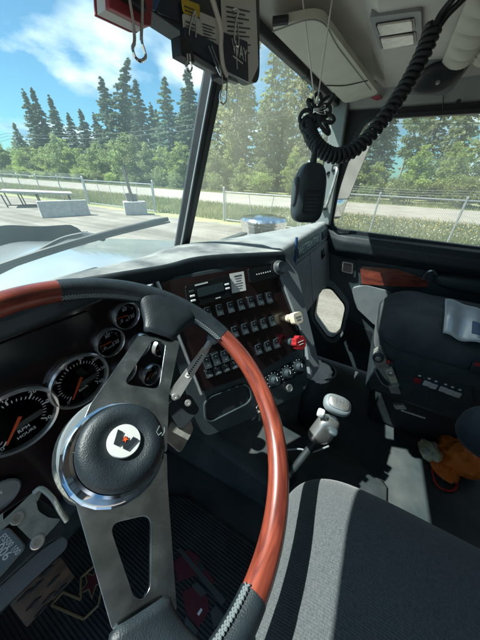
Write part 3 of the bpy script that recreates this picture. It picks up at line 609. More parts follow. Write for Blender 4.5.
P = onz(40, 207, G)
e = thing('loading_ramp', 'flat pale slab resting on a dark metal stand behind the barrier', 'ramp', (P.x, P.y, G)); f = Fr((P.x, P.y, G), (0.9, -0.45, 0), (0, 0, 1))
m_ = MB(); m_.hexa([f.p(-1.9, 0, 0.95), f.p(2.3, 0, 0.75), f.p(2.3, 2.0, 0.75), f.p(-1.9, 2.0, 0.95), f.p(-1.9, 0, 1.08), f.p(2.3, 0, 0.88), f.p(2.3, 2.0, 0.88), f.p(-1.9, 2.0, 1.08)]); m_.build('deck', 'concrete', e, bev=0.02)
for a in (-1.8, -0.9, 0.1, 2.1):
    for b in (0.1, 1.9):
        m_ = MB(); m_.tube([f.p(a, b, 0), f.p(a-0.1, b, 0.84)], 0.04, 6); m_.build('leg', 'rubber', e)
m_ = MB(); m_.tube([f.p(-1.8, 0.1, 0.15), f.p(2.1, 0.1, 0.15)], 0.035, 6); m_.build('cross_bar', 'rubber', e)
# ---- overhead wires between poles outside the picture
for k, (zz, xx) in enumerate(((8.6, 38.0), (8.0, 38.0), (7.4, 38.2))):
    m_ = MB(); m_.tube([(xx, -60+300*q/40, G+zz+1.4*(((q % 10)/10-0.5)**2*4)) for q in range(41)], 0.03, 4)
    tag(m_.build('power_line', 'rubber'), ('topmost', 'middle', 'lowest')[k]+' thin overhead wire crossing in front of the left spruces', 'wire', 'overhead wires')
for y_ in (-60, 240):
    e = thing('utility_pole', ('wooden utility pole behind the truck' if y_ < 0 else 'wooden utility pole far down the road'), 'pole', (38, y_, G)); m_ = MB(); m_.tube([(38, y_, G), (38, y_, G+10.4)], [0.16, 0.11], 8); m_.build('shaft', 'old_wood', e)
    m_ = MB(); m_.cuboid(37.2, 38.8, y_-0.06, y_+0.06, G+9.6, G+9.75); m_.build('cross_arm', 'old_wood', e)

# ---- the truck's own nose, seen over the dash
def hood_pt(a, b, side=0.0):
    yy = 0.74+1.16*b; hw = 0.80-0.34*b**0.8; t = (a-0.5)*2; xx = hw*t
    zz = 0.80-0.05*b-0.03*b*b - 0.30*max(0, abs(t)-0.78)**1.5*4 - 0.02*t*t + 0.028*math.exp(-(t/0.28)**2)
    if b > 0.9: zz -= ((b-0.9)/0.1)**2*0.05
    return V((xx, yy, zz))
e = thing('truck_hood', 'pale glossy truck hood stretching forward beyond the windshield', 'hood', (0, 1.2, 0.5))
m_ = MB(); m_.slab(hood_pt, 41, 30, (0, 0, -0.02)); m_.build('panel', 'hood_paint', e, smooth=60)
m_ = MB(); m_.grid(lambda a, b: hood_pt(0, a)+V((-0.10*b-0.03*math.sin(b*3.1), 0.0, -0.75*b)), 20, 12); m_.build('side_panel', 'hood_paint', e, smooth=60)
m_ = MB(); m_.grid(lambda a, b: hood_pt(1, a)+V((0.10*b+0.03*math.sin(b*3.1), 0.0, -0.75*b)), 20, 12); m_.build('side_panel', 'hood_paint', e, smooth=60)
m_ = MB(); m_.grid(lambda a, b: hood_pt(a, 1)+V((0, 0.02, -0.9*b)), 30, 6); m_.build('grille_front', 'hood_paint', e)
m_ = MB()
def bug(a, b):
    t = (a-0.5)*2; p = hood_pt(min(max(a, 0.03), 0.97), 0.97); wrap = max(0, abs(t)-0.8)*0.6
    return V((t*0.445, 1.86-wrap, p.z+0.012+0.105*b*(1-0.5*max(0, abs(t)-0.86)/0.14))) + V((0, -0.035*b, 0))
m_.slab(bug, 40, 6, (0, 0.006, 0)); m_.build('bug_deflector', 'smoke_plastic', e, smooth=50)
m_ = MB(); m_.slab(lambda a, b: V((-0.9+1.8*a, 0.60+0.145*b - 0.12*abs(a-0.5)*0, 0.80-0.01*b)), 3, 3, (0, 0, -0.05)); m_.build('cowl', 'hood_paint', e)
m_ = MB()
for k in range(16): m_.cuboid(-0.7+0.09*k, -0.64+0.09*k, 0.64, 0.70, 0.80, 0.806)
m_.build('cowl_vent', 'rubber', e)
e = thing('air_cleaner', 'round chrome air cleaner canister standing outside the right windshield corner', 'air cleaner', (1.24, 0.80, 0.1)); f = Fr((1.24, 0.80, 0.1), (1, 0, 0), (0, 0, 1))
m_ = MB(); m_.lathe(f, [(0.165, 0), (0.17, 0.02), (0.17, 0.68), (0.175, 0.69), (0.175, 0.705)], 40); m_.build('canister', 'chrome', e)
m_ = MB(); m_.lathe(f, [(0.178, 0.705), (0.182, 0.712), (0.182, 0.735), (0.17, 0.75), (0.10, 0.765), (0.0, 0.768)], 40); m_.build('lid', 'chrome', e)
for z_ in (0.15, 0.5): m_ = MB(); m_.lathe(f, [(0.172, z_), (0.176, z_), (0.176, z_+0.04), (0.172, z_+0.04)], 40, ring=True); m_.build('strap', 'alu', e)
m_ = MB(); m_.cuboid(1.02, 1.10, 0.74, 0.86, 0.2, 0.5); m_.build('bracket', 'rubber', e)
# ---- wiper on the left pane
e = thing('windshield_wiper', 'black wiper arm and blade lying across the left windshield pane', 'wiper', at(0, 270, 0.6)+V((-0.2, 0.05, -0.02)))
A = at(-40, 283, 0.62); B = at(168, 219, 0.86); A.y += 0.02
m_ = MB(); pts = [A.lerp(B, k/12)+V((0, 0, 0.012*math.sin(math.pi*k/12))) for k in range(13)]
m_.tube(pts, [0.0085]*11+[0.010, 0.007], 8); m_.build('blade', 'rubber', e)
m_ = MB(); m_.tube([p+V((0, -0.008, -0.009)) for p in pts], 0.003, 6); m_.build('squeegee', 'rubber', e)
m_ = MB(); m_.tube(curve([at(-60, 300, 0.66), at(20, 262, 0.74), at(60, 240, 0.80), at(88, 233, 0.82)], 20), 0.007, 8); m_.build('arm', 'rubber', e)
m_ = MB(); m_.tube([at(84, 234, 0.82), A.lerp(B, 0.62)], 0.010, 8); m_.build('hook', 'rubber', e)

# ================================================================== CAB SHELL
def gy(x, z):     # windshield: how far forward the glass is
    yc = 0.55-0.355*(z-0.93)
    ys = (0.335-0.03*(z-0.95)) if x > 0 else (0.505-0.33*(z-0.93))
    return yc+(ys-yc)*min(1, abs(x)/0.86)
m_ = MB(); m_.cuboid(-0.97, 0.97, -1.3, 0.86, -0.06, 0.0); tag(m_.build('cab_floor', 'floor_rubber'), kind='structure')
m_ = MB(); m_.cuboid(-0.97, 0.97, 0.80, 0.84, 0.0, 0.78); tag(m_.build('firewall', 'floor_rubber'), kind='structure')
m_ = MB(); m_.hexa([(-0.16, -0.35, 0.0), (0.20, -0.35, 0.0), (0.24, 0.8, 0.0), (-0.20, 0.8, 0.0), (-0.11, -0.25, 0.05), (0.15, -0.25, 0.05), (0.18, 0.8, 0.30), (-0.14, 0.8, 0.30)]); tag(m_.build('floor_tunnel', 'floor_rubber', bev=0.03), kind='structure')
m_ = MB(); m_.cuboid(-0.97, 0.97, -1.34, -1.30, -0.06, 1.6); tag(m_.build('cab_rear_wall', 'rail_grey'), kind='structure')
fL = Fr((-0.90, 0, 0), (0, 1, 0), (1, 0, 0))
m_ = MB(); m_.prism(fL, [(-1.3, 0), (0.8, 0), (0.52, 0.88), (0.38, 1.46), (-1.3, 1.46)], -0.05, 0, holes=[roundpoly([(-0.80, 0.06), (0.40, 0.06), (0.40, 0.70), (0.26, 1.33), (-0.80, 1.33)], 0.06)]); tag(m_.build('cab_left_wall', 'dark_grey'), kind='structure')
def roof_pt(a, b):
    x = -0.9+1.8*a; prof = [(0.368, 1.418), (0.345, 1.428), (0.26, 1.462), (0.175, 1.472), (0.150, 1.458), (0.135, 1.45), (-0.2, 1.457), (-0.7, 1.47), (-1.3, 1.48)]
    k = b*(len(prof)-1); i = min(int(k), len(prof)-2); q = k-i; y_ = prof[i][0]+(prof[i+1][0]-prof[i][0])*q; z_ = prof[i][1]+(prof[i+1][1]-prof[i][1])*q
    return V((x, y_, z_ - 0.05*max(0, (abs(x)-0.76)/0.14)**1.5))
roof = MB(); roof.slab(roof_pt, 37, 33, (0, 0, 0.13)); roof = tag(roof.build('cab_roof', 'headliner', smooth=25), kind='structure')
# window frame of the windshield
def strip(name, path, w_, d_, m, parent=None, nrm=(0, -1, 0), bev=0.004):
    mb = MB(); path = [V(p) for p in path]
    for a, b in zip(path[:-1], path[1:]):
        d = (b-a).normalized(); n = V(nrm); n = (n-d*n.dot(d)).normalized(); s_ = d.cross(n)*w_/2; q = n*d_/2
        mb.hexa([a-s_-q, a+s_-q, b+s_-q, b-s_-q, a-s_+q, a+s_+q, b+s_+q, b-s_+q])
    return mb.build(name, m, parent, bev=bev)
ws = thing('windshield', 'two-pane raked windshield with a dark centre pillar', 'windshield', (0, 0.55, 0.85))
for s_ in (-1, 1):
    m_ = MB(); m_.slab(lambda a, b: V((s_*(0.012+0.86*a), gy(s_*(0.012+0.86*a), 0.80+0.62*b), 0.80+0.62*b)), 7, 5, (0, 0.005, 0)); m_.build('glass_pane', 'windshield' if s_ < 0 else 'windshield_glare', ws)
cp0, cp1 = V((0, gy(0, 0.82)-0.012, 0.82)), V((0, gy(0, 1.42)-0.012, 1.42))
strip('center_pillar', [cp0, cp1], 0.034, 0.040, 'rubber', ws, (0, -1, -0.36), bev=0.008)
m_ = MB(); d_ = V((-0.019, 0, 0)); m_.tube([cp0+d_+V((0, -0.012, 0)), cp1+d_+V((0, -0.012, 0))], 0.003, 6); m_.build('pillar_trim', 'galv', ws)
strip('header_seal', [(x_*0.86, gy(x_*0.86, 1.405)-0.008, 1.408) for x_ in (-1, -0.5, 0)], 0.022, 0.022, 'rubber', ws)
strip('header_seal', [(x_*0.86, gy(x_*0.86, 1.405)-0.008, 1.408) for x_ in (0, 0.5, 1)], 0.022, 0.022, 'rubber', ws)
strip('side_seal', [(0.865, gy(0.86, 0.90)-0.006, 0.90), (0.862, gy(0.86, 1.42)-0.006, 1.42)], 0.026, 0.026, 'rubber', ws)
# right A-pillar, trimmed in pale grey with two screws and a grab handle
m_ = MB(); m_.hexa([(0.83, 0.235, 0.90), (0.90, 0.235, 0.90), (0.90, 0.325, 0.90), (0.855, 0.325, 0.90), (0.815, 0.265, 1.445), (0.90, 0.265, 1.445), (0.90, 0.335, 1.445), (0.845, 0.335, 1.445)])
apl = tag(m_.build('cab_pillar', 'pillar_grey', bev=0.010, seg=3), kind='structure')
def screw(P, n, parent, r=0.008, name='screw', m='rubber'):
    f = Fr(P, (0.3, 0.5, 0.8), n); mb = MB(); mb.lathe(f, [(r, -0.004), (r, 0.002), (r*0.7, 0.003), (r*0.55, 0.0015), (0, 0.0015)], 14); return mb.build(name, m, parent)
for (px, py) in ((342.5, 132), (328.5, 173.5)):
    P = onx(px, py, 0.835); screw(P, (-1, -0.25, 0), apl, 0.010)
gh = thing('grab_handle', 'slim silver grab handle on the right pillar beside the door', 'handle', onx(327, 205, 0.80))
m_ = MB(); m_.tube(curve([onx(324, 207, 0.83), onx(327, 204, 0.79), onx(334, 183, 0.785), onx(337, 170, 0.79), onx(334.5, 168, 0.83)], 24), 0.008, 10); m_.build('bar', 'satin', gh)
m_ = MB(); m_.superq(onx(324, 207, 0.835), (0.012, 0.012, 0.015)); m_.build('foot', 'rubber', gh); m_ = MB(); m_.superq(onx(334.5, 168, 0.835), (0.012, 0.012, 0.015)); m_.build('foot', 'rubber', gh)
# grey rail over the door
m_ = MB(); m_.hexa([(0.842, -1.3, 1.385), (0.90, -1.3, 1.385), (0.90, 0.30, 1.385), (0.842, 0.30, 1.385), (0.80, -1.3, 1.462), (0.90, -1.3, 1.462), (0.90, 0.30, 1.462), (0.80, 0.30, 1.462)])
rail = tag(m_.build('door_header_rail', 'rail_grey', bev=0.008, seg=3), kind='structure')
for (px, py) in ((467, 74), (458, 102), (443, 92.5)):
    P = onx(px, py, 0.822); screw(P, (-0.87, 0, -0.48), rail, 0.008)
m_ = MB(); P1, P2 = onx(443.5, 82, 0.815), onx(443, 111, 0.838); m_.tube([P1, P2], 0.0018, 5); m_.build('trim_joint', 'rubber', rail)
# roof furniture that belongs to the roof
fC = Fr((0.3, 0.05, 1.452), (1, 0, 0), (0, 0, -1))
lp = [fC.uv(*q) for q in ((370, 13), (422.5, 6), (423.5, 41), (381, 46))]
m_ = MB(); m_.prism(fC, roundpoly(lp, 0.008), -0.02, 0.007); lamp = m_.build('dome_lamp', 'bezel', roof, bev=0.002)
for q in ([(378.5, 19), (413.5, 13.5), (414.5, 24), (382, 29.5)], [(382, 33), (415, 28), (415.5, 38), (385, 43.5)]):
    pl = [fC.uv(*k) for k in q]; m_ = MB(); m_.prism(fC, roundpoly(scalepoly(pl, 1.12), 0.006), 0.006, 0.0085); m_.build('lens_frame', 'gloss_black', lamp)
    m_ = MB(); m_.prism(fC, roundpoly(pl, 0.005), 0.008, 0.012); m_.build('lamp_lens', 'lens', lamp, bev=0.002)
def quilt(a, b):
    x = 0.27+0.40*a; y_ = -0.03-0.55*b; ku, kv = a*5, b*7
    pu = abs(math.sin(math.pi*ku))**0.5*abs(math.sin(math.pi*kv))**0.5; ed = min(1, 8*min(a, 1-a, b, 1-b)+0.0)
    return V((x, y_, 1.452-0.006-0.020*pu*ed**0.5-0.010*ed**0.5))
m_ = MB(); m_.grid(quilt, 61, 71); m_.build('quilted_pad', 'visor_pale', roof, smooth=60)
for i in range(1, 5):
    for j in range(1, 7):
        m_ = MB(); m_.superq((0.27+0.40*i/5, -0.03-0.55*j/7, 1.436), (0.008, 0.008, 0.005), e=1, nu=10, nv=6); m_.build('button', 'rail_grey', roof)

# ---- passenger door
fD = Fr((0.86, 0, 0), (0, -1, 0), (-1, 0, 0))
door = thing('passenger_door', 'dark passenger door with red wood trim and a small low window', 'door', (0.86, -0.3, 0.05))
HEX = [(319, 289), (331, 286.5), (346, 305), (340.5, 330), (334, 336.5), (328, 335), (314.5, 316)]
hx = [fD.uv(*q) for q in HEX]
m_ = MB(); m_.prism(fD, [(-0.36, 0.03), (0.95, 0.03), (0.95, 0.80), (-0.36, 0.80)], -0.05, 0, holes=[roundpoly(hx, 0.03)]); m_.build('inner_panel', 'dark_grey', door, bev=0.003)
m_ = MB(); m_.prism(fD, roundpoly(scalepoly(hx, 1.30), 0.05), 0, 0.014, holes=[roundpoly(hx, 0.03)]); m_.build('low_window_frame', 'grey_plastic', door, bev=0.004)
m_ = MB(); m_.prism(fD, roundpoly(scalepoly(hx, 1.06), 0.03), 0.0145, 0.018, holes=[roundpoly(scalepoly(hx, 0.98), 0.03)]); m_.build('low_window_seal', 'rubber', door)
m_ = MB(); m_.prism(fD, roundpoly(scalepoly(hx, 1.02), 0.03), -0.035, -0.031); m_.build('low_window_glass', 'door_glass', door)
WIN = [(fD.uv(331.5, 225)[0], 0.885), fD.uv(338, 190), fD.uv(348.5, 158), (fD.uv(364, 123)[0], 1.352), (0.84, 1.352), (0.84, 0.872)]
m_ = MB(); m_.prism(fD, [(-0.285, 0.80), (-0.285, 1.40), (0.95, 1.40), (0.95, 0.80)], -0.05, -0.012, holes=[roundpoly(WIN, 0.05)]); m_.build('window_frame', 'rubber', door, bev=0.003)
m_ = MB(); m_.prism(fD, roundpoly(scalepoly(WIN, 1.05), 0.06), -0.012, 0.004, holes=[roundpoly(scalepoly(WIN, 0.985), 0.05)]); m_.build('window_seal', 'rubber', door, bev=0.005)
m_ = MB(); m_.prism(fD, scalepoly(WIN, 1.04), -0.034, -0.030); m_.build('window_glass', 'door_glass', door)
# belt-line pad: a rounded bolster under the window
m_ = MB(); prof = [(-0.02, 0.865), (0.012, 0.872), (0.034, 0.862), (0.047, 0.835), (0.047, 0.79), (0.03, 0.755), (0.0, 0.745)]
def bolster(a, b):
    k = b*(len(prof)-1); i = min(int(k), len(prof)-2); q = k-i; d = prof[i][0]+(prof[i+1][0]-prof[i][0])*q; z_ = prof[i][1]+(prof[i+1][1]-prof[i][1])*q
    yy = 0.27-1.2*a; lift = 0.035*max(0, 1-a*9)**2
    return V((0.86-d*(1-0.6*max(0, 1-a*10)), yy, z_+lift))
m_.grid(bolster, 40, 25); m_.build('belt_pad', 'leather', door, smooth=70)
m_ = MB(); m_.tube([V((0.872, 0.14-1.0*k/10, 0.876)) for k in range(11)], 0.006, 6); m_.build('window_sweep', 'grey_plastic', door)
# wood trim strip, switch plate, armrest pull, pocket
fT = Fr((0.86, 0, 0), (0, -1, 0), (-1, 0, 0.0))
tr = [fT.uv(*q) for q in ((360.5, 268), (363, 265.5), (398, 268.5), (427, 279), (428, 286), (400, 285.5), (362, 283))]
m_ = MB(); m_.prism(fT, roundpoly(scalepoly(tr, 1.10), 0.012), 0, 0.010); m_.build('trim_frame', 'dark_grey', door, bev=0.002)
m_ = MB(); m_.prism(fT, roundpoly(tr, 0.01), 0.010, 0.018); o = m_.build('wood_trim', 'cherry_wood', door, bev=0.003); ga = o.data.attributes.new('grain', 'FLOAT_VECTOR', 'POINT'); ga.data.foreach_set('vector', [c for v_ in o.data.vertices for c in (v_.co.y, v_.co.z*0.6, 0.1)])
sw = [fT.uv(*q) for q in ((340, 257), (357, 260), (356, 277), (339, 273))]
m_ = MB(); m_.prism(fT, roundpoly(sw, 0.008), 0, 0.012); swp = m_.build('switch_plate', 'dash_black', door, bev=0.002)
m_ = MB(); m_.prism(fT, roundpoly(scalepoly(sw, 0.62), 0.006), 0.012, 0.017); m_.build('bezel', 'satin', swp); m_ = MB(); m_.prism(fT, roundpoly(scalepoly(sw, 0.5), 0.005), 0.017, 0.021); m_.build('rocker', 'gloss_black', swp)
m_ = MB(); m_.superq((0.825, -0.58, 0.722), (0.045, 0.28, 0.036), e=0.5); m_.build('armrest', 'leather', door, smooth=80)
m_ = MB(); m_.tube(curve([onx(423, 279, 0.842), onx(427, 273, 0.82), onx(433, 271, 0.815), onx(438, 277, 0.842)], 12), 0.006, 8); m_.build('latch_handle', 'satin', door)
pk = [fT.uv(*q) for q in ((352, 287), (366, 284), (392, 291), (392, 330), (375, 324), (356, 306))]
m_ = MB(); m_.prism(fT, roundpoly(pk, 0.02), 0, 0.02); m_.build('map_pocket', 'grey_plastic', door, bev=0.006)
pk2 = [fT.uv(*q) for q in ((346, 318), (372, 331), (372, 352), (346, 345))]
m_ = MB(); m_.prism(fT, roundpoly(pk2, 0.02), 0, 0.015); m_.build('speaker_cover', 'rubber', door, bev=0.004)
# wing mirror outside
mi = thing('wing_mirror', 'tall passenger wing mirror outside the front of the door window', 'mirror', (1.2, 0.3, 0.88))
fM = Fr(onx(344.5, 183, 1.16), (0.86, -0.50, 0), (-0.50, -0.86, -0.22))
m_ = MB(); m_.prism(fM, rrect(0.20, 0.43, 0.03), -0.06, 0.0); m_.build('housing', 'smoke_plastic', mi, bev=0.012, seg=3)
m_ = MB(); m_.prism(fM, rrect(0.178, 0.29, 0.015, cy=0.058), 0.0, 0.003); m_.build('upper_mirror', 'chrome', mi)
m_ = MB(); fq = fM.sub(0, -0.145, 0.0); m_.grid(lambda a, b: fq.p((a-0.5)*0.178, (b-0.5)*0.105, 0.004+0.016*(1-(2*a-1)**2)*(1-(2*b-1)**2)), 16, 12); m_.build('convex_mirror', 'chrome', mi, smooth=80)
for z_ in (0.93, 1.27): m_ = MB(); m_.tube([(0.93, 0.36, z_), (1.08, 0.35, z_), tuple(fM.p(0, z_-1.08, -0.03))], 0.011, 8); m_.build('arm', 'rubber', mi)

# ================================================================== DASHBOARD
dash = thing('dashboard', 'dark wraparound truck dashboard with dusty top pad and burgundy panels', 'dashboard', (0, 0.5, 0.45))
_o = at(283, 262, 0.72); _az = R_(117); _t = R_(29)
_nh = V((-math.cos(_az-math.pi/2), 0, 0)); _u = V((math.sin(_az), math.cos(_az), 0)); _nh = V((_u.y, -_u.x, 0))
CP = Fr(_o, _u, _nh*math.cos(_t)+V((0, 0, 1))*math.sin(_t))
# -- top pad, from the edge over the panels to the glass
front = [V((-0.93, 0.455, 0.937)), V((-0.60, 0.465, 0.942)), V((-0.40, 0.462, 0.945)), V((-0.325, 0.435, 0.945)), V((-0.20, 0.362, 0.943)), V((-0.05, 0.285, 0.938)), V((0.075, 0.228, 0.932))]
front[5] = at(205, 257, 0.60); front[4] = at(165, 266, 0.545)
fc = curve(front, 60)
def pad(a, b):
    k = a*60; i = min(int(k), 59); p = fc[i].lerp(fc[i+1], k-i)
    yb = gy(p.x+0.1*b*(p.x > -0.3), 0.93)-0.004
    if b < 0.25:     # rolled lip
        t = b/0.25*math.pi*0.55; return V((p.x, p.y-0.016*math.sin(t)*0.0+0.0+0.014*(1-math.cos(t))-0.014, p.z-0.030+0.034*math.sin(t)))
    q = (b-0.25)/0.75; xx = p.x+0.10*q*max(0, min(1, (p.x+0.3)/0.3))
    return V((xx, p.y+(yb-p.y)*q, p.z+0.004-0.022*q*q+0.006*math.sin(q*3.0)))
m_ = MB(); m_.grid(lambda a, b: pad(a, 0.22+0.78*b), 80, 20); m_.build('top_pad', 'dash_pad', dash, smooth=70)
m_ = MB(); m_.grid(lambda a, b: pad(a, 0.22*b), 80, 8); m_.build('pad_lip', 'leather', dash, smooth=70)
# passenger side of the top
GP = Fr((0.20, 0.262, 0.925), (1, 0, -0.02), (0, -0.969, 0.246))
def pad2(a, b):
    x = 0.06+0.82*a; y0 = 0.238+0.018*a
    if b < 0.2:
        t = b/0.2*math.pi*0.5; return V((x, y0-0.004+0.016*(1-math.cos(t)), 0.905+0.028*math.sin(t)-0.014*a))
    q = (b-0.2)/0.8; return V((x, y0+0.012+(gy(x, 0.92)-y0-0.014)*q, 0.933-0.014*a-0.02*q*q))
m_ = MB(); m_.grid(pad2, 40, 16); m_.build('passenger_top_pad', 'pad_grey', dash, smooth=70)
# -- centre stack body
gb = [CP.uv(*q) for q in ((151, 281), (284, 256), (292, 262), (316, 368), (305, 392), (250, 420), (206, 438), (196, 420))]
m_ = MB(); m_.prism(CP, roundpoly(gb, 0.02), -0.16, -0.004); m_.build('stack_body', 'dark_grey', dash, bev=0.004)
m_ = MB()   # raised grey frame along the right-hand edge
rs = [CP.uv(*q) for q in ((271, 257), (284, 254), (292, 262), (317, 366), (308, 380), (304, 345))]
m_.prism(CP, roundpoly(rs, 0.012), -0.05, 0.012); m_.build('edge_frame', 'grey_plastic', dash, bev=0.005, seg=3)
bp = [CP.uv(*q) for q in ((159, 283), (274, 262), (304, 345), (258, 372), (214, 387), (202, 392))]
m_ = MB(); m_.prism(CP, roundpoly(bp, 0.012), -0.004, 0.003); m_.build('burgundy_panel', 'burgundy', dash, bev=0.0015)
m_ = MB(); a0, a1 = CP.uv(157, 282), CP.uv(201, 394); m_.tube([CP.p(*a0, 0.003), CP.p(*a1, 0.003)], 0.004, 8); m_.build('edge_strip', 'satin', dash)
def cbox(name, quad, z0, z1, m, parent, r=0.004, s=1.0, bev=0.001):
    p = [CP.uv(*q) for q in quad]; mb = MB(); mb.prism(CP, roundpoly(scalepoly(p, s), r), z0, z1); return mb.build(name, m, parent, bev=bev)
# radio
RQ = ((184, 287), (228, 275.5), (230, 297), (187, 309))
rad = cbox('radio', RQ, 0.003, 0.010, 'gloss_black', dash, 0.004, bev=0.0015)
cbox('radio_screen', ((196, 289.5), (221, 283), (222.5, 291), (197, 298)), 0.0102, 0.0112, 'dial_black', rad, 0.002)
m_ = MB()
for k in range(9): q = CP.uv(194+1.45*k, 286-0.36*k); m_.box(CP, q[0], q[1], 0.0022, 0.0035, 0.0102, 0.0108)
for k in range(4): q = CP.uv(214.5+1.3*k, 298.8-0.35*k); m_.box(CP, q[0], q[1], 0.0018, 0.0028, 0.0102, 0.0108)
m_.build('radio_lettering', 'dial_white', rad)
for (x_, y_) in ((190, 292), (191, 296.5), (191.8, 301), (225, 285), (225.8, 289)):
    q = CP.uv(x_, y_); m_ = MB(); m_.box(CP, q[0], q[1], 0.012, 0.0045, 0.010, 0.0125); m_.build('radio_button', 'dial_white' if x_ > 200 or y_ > 293 else 'dark_grey', rad, bev=0.0008)
# paper sticker
stk = cbox('sticker', ((229, 274), (243, 271.5), (245.5, 290.5), (231.5, 293.5)), 0.0031, 0.0037, 'paper', dash, 0.0008, bev=0)
m_ = MB()
for k in range(6):
    y_ = 276+2.5*k; q = CP.uv(237.2+k*0.35, y_); m_.box(CP, q[0], q[1], 0.024-0.004*(k % 3), 0.0014 if k else 0.003, 0.0038, 0.004)
m_.build('sticker_lines', 'ink', stk)
# second radio slot with the big volume knob
rd2 = cbox('citizens_band_radio', ((246.5, 270), (283, 262), (285, 275.5), (248.5, 283.5)), 0.003, 0.009, 'gloss_black', dash, 0.003)
m_ = MB()
for k in range(7): q = CP.uv(255+2.2*k, 275-0.5*k); m_.box(CP, q[0], q[1], 0.003, 0.003, 0.0092, 0.0098)
m_.build('radio_lettering', 'dial_white', rd2)
q = CP.uv(276.5, 268.8); m_ = MB(); m_.lathe(CP.sub(*q), [(0.020, 0.003), (0.020, 0.012), (0.017, 0.026), (0.0155, 0.028), (0, 0.027)], 28); m_.build('volume_knob', 'dash_black', rd2)
m_ = MB(); m_.lathe(CP.sub(*q), [(0.0205, 0.012), (0.0215, 0.012), (0.0215, 0.0155), (0.0195, 0.0165)], 28, ring=True); m_.build('knob_ring', 'satin', rd2)
# rocker switch rows
def lerp2(a, b, t): return (a[0]+(b[0]-a[0])*t, a[1]+(b[1]-a[1])*t)
def switches(A, B, n, w_, h_, tone=None):
    for k in range(n):
        q = lerp2(CP.uv(*A), CP.uv(*B), k/max(1, n-1)); m_ = MB(); m_.box(CP, q[0], q[1], w_, h_, 0.003, 0.006); s_ = m_.build('switch', 'gloss_black', dash, bev=0.0015)
        f = CP.sub(q[0], q[1], 0.006); m_ = MB(); hw, hh = w_*0.40, h_*0.42
        m_.add([f.p(-hw, -hh, 0.0), f.p(hw, -hh, 0.0), f.p(hw, hh, 0.0), f.p(-hw, hh, 0.0), f.p(-hw, -hh, 0.006), f.p(hw, -hh, 0.006), f.p(hw, 0, 0.002), f.p(-hw, 0, 0.002), f.p(hw, hh, 0.004), f.p(-hw, hh, 0.004)],
               [(3, 2, 1, 0), (4, 5, 6, 7), (7, 6, 8, 9), (0, 1, 5, 4), (2, 3, 9, 8), (1, 2, 8, 6, 5), (3, 0, 4, 7, 9)]); m_.build('rocker', 'dash_black', s_, bev=0.0008)
        m_ = MB(); m_.box(f, 0, -hh*0.55, w_*0.22, 0.0022, 0.0040, 0.0048); m_.box(f, 0, hh*0.5, w_*0.14, 0.0018, 0.0028, 0.0036); m_.build('symbol', 'grey_plastic' if (k*7+n) % 4 else 'stitch', s_)
switches((207, 313), (268, 298), 7, 0.0205, 0.033)
switches((212, 338), (271, 321), 7, 0.0205, 0.033)
switches((257, 349), (275, 343), 3, 0.022, 0.032)
switches((206, 362), (232, 353), 4, 0.022, 0.036)
switches((208, 373), (233, 364.5), 4, 0.020, 0.022)
# park brake knobs
def knob(px, py, m, name, sq, s=1.0):
    f = CP.sub(*CP.uv(px, py)); m_ = MB(); m_.lathe(f, [(0.012, 0.003), (0.012, 0.012), (0.007, 0.013), (0.007, 0.030)], 18); st = m_.build(name+'_stem', 'dark_grey' if not sq else m, dash)
    m_ = MB()
    if sq: m_.prism(f, rrect(0.040*s, 0.040*s, 0.008), 0.028, 0.046)
    else:
        m_.prism(f, [((0.020*s+0.0014*s*math.cos(8*t))*math.cos(t), (0.020*s+0.0014*s*math.cos(8*t))*math.sin(t)) for t in [2*math.pi*k/64 for k in range(64)]], 0.028, 0.046)
    o = m_.build(name, m, dash, bev=0.004, seg=3)
    m_ = MB(); m_.box(f, 0, 0.004, 0.022, 0.002, 0.0463, 0.0466); m_.box(f, 0, -0.004, 0.016, 0.002, 0.0463, 0.0466); m_.build('knob_marking', 'stitch' if sq else 'dial_white', o)
    return o
knob(287.5, 318.5, 'cream', 'parking_brake_knob', True, 0.82); knob(290, 342, 'red_plastic', 'trailer_air_knob', False)
cbox('badge', ((279, 355.5), (298, 347), (298.6, 349.5), (279.6, 358)), -0.003, 0.001, 'dark_grey', dash, 0.001)
# climate control
hv = cbox('climate_panel', ((264, 377), (300, 357.5), (304, 361), (304.5, 372), (270, 389.5), (265.5, 387)), -0.0035, 0.002, 'gloss_black', dash, 0.012)
for (x_, y_) in ((273, 380), (286, 373), (297.5, 366.5)):
    f = CP.sub(*CP.uv(x_, y_)); m_ = MB(); m_.lathe(f, [(0.0175, 0.002), (0.0175, 0.005), (0.013, 0.006), (0.0115, 0.020), (0, 0.0205)], 22); kk = m_.build('climate_knob', 'dash_black', hv)
    m_ = MB(); m_.box(f, 0, 0.006, 0.002, 0.010, 0.0205, 0.0212); m_.build('pointer', 'dial_white', kk)
    m_ = MB()
    for q in range(9):
        a = R_(215-q*31); m_.box(f, 0.0215*math.cos(a), 0.0215*math.sin(a), 0.0018, 0.0018, 0.002, 0.0026)
    m_.build('scale', 'dial_white', hv)
cu_ = [CP.uv(*q) for q in ((205, 403), (211, 397), (243, 384.5), (249, 388), (251, 398), (246, 404), (212, 421), (206, 419))]
m_ = MB(); m_.prism(CP, roundpoly(scalepoly(cu_, 1.06), 0.012), -0.0035, 0.003, holes=[roundpoly(cu_, 0.012)]); m_.build('cubby_rim', 'dark_grey', dash, bev=0.001)
m_ = MB(); m_.prism(CP, roundpoly(cu_, 0.012), -0.0038, -0.003); m_.build('cubby', 'rubber', dash)
# lower sockets and screws
for (x_, y_, r_) in ((289, 388, 0.012), (180.5, 0, 0), (259, 396, 0.008)):
    if r_:
        f = CP.sub(*CP.uv(x_, y_)); m_ = MB(); m_.lathe(f, [(r_, -0.004), (r_, 0.004), (r_*0.75, 0.005), (r_*0.7, 0.0), (0, 0.0)], 20); m_.build('power_socket', 'satin', dash)
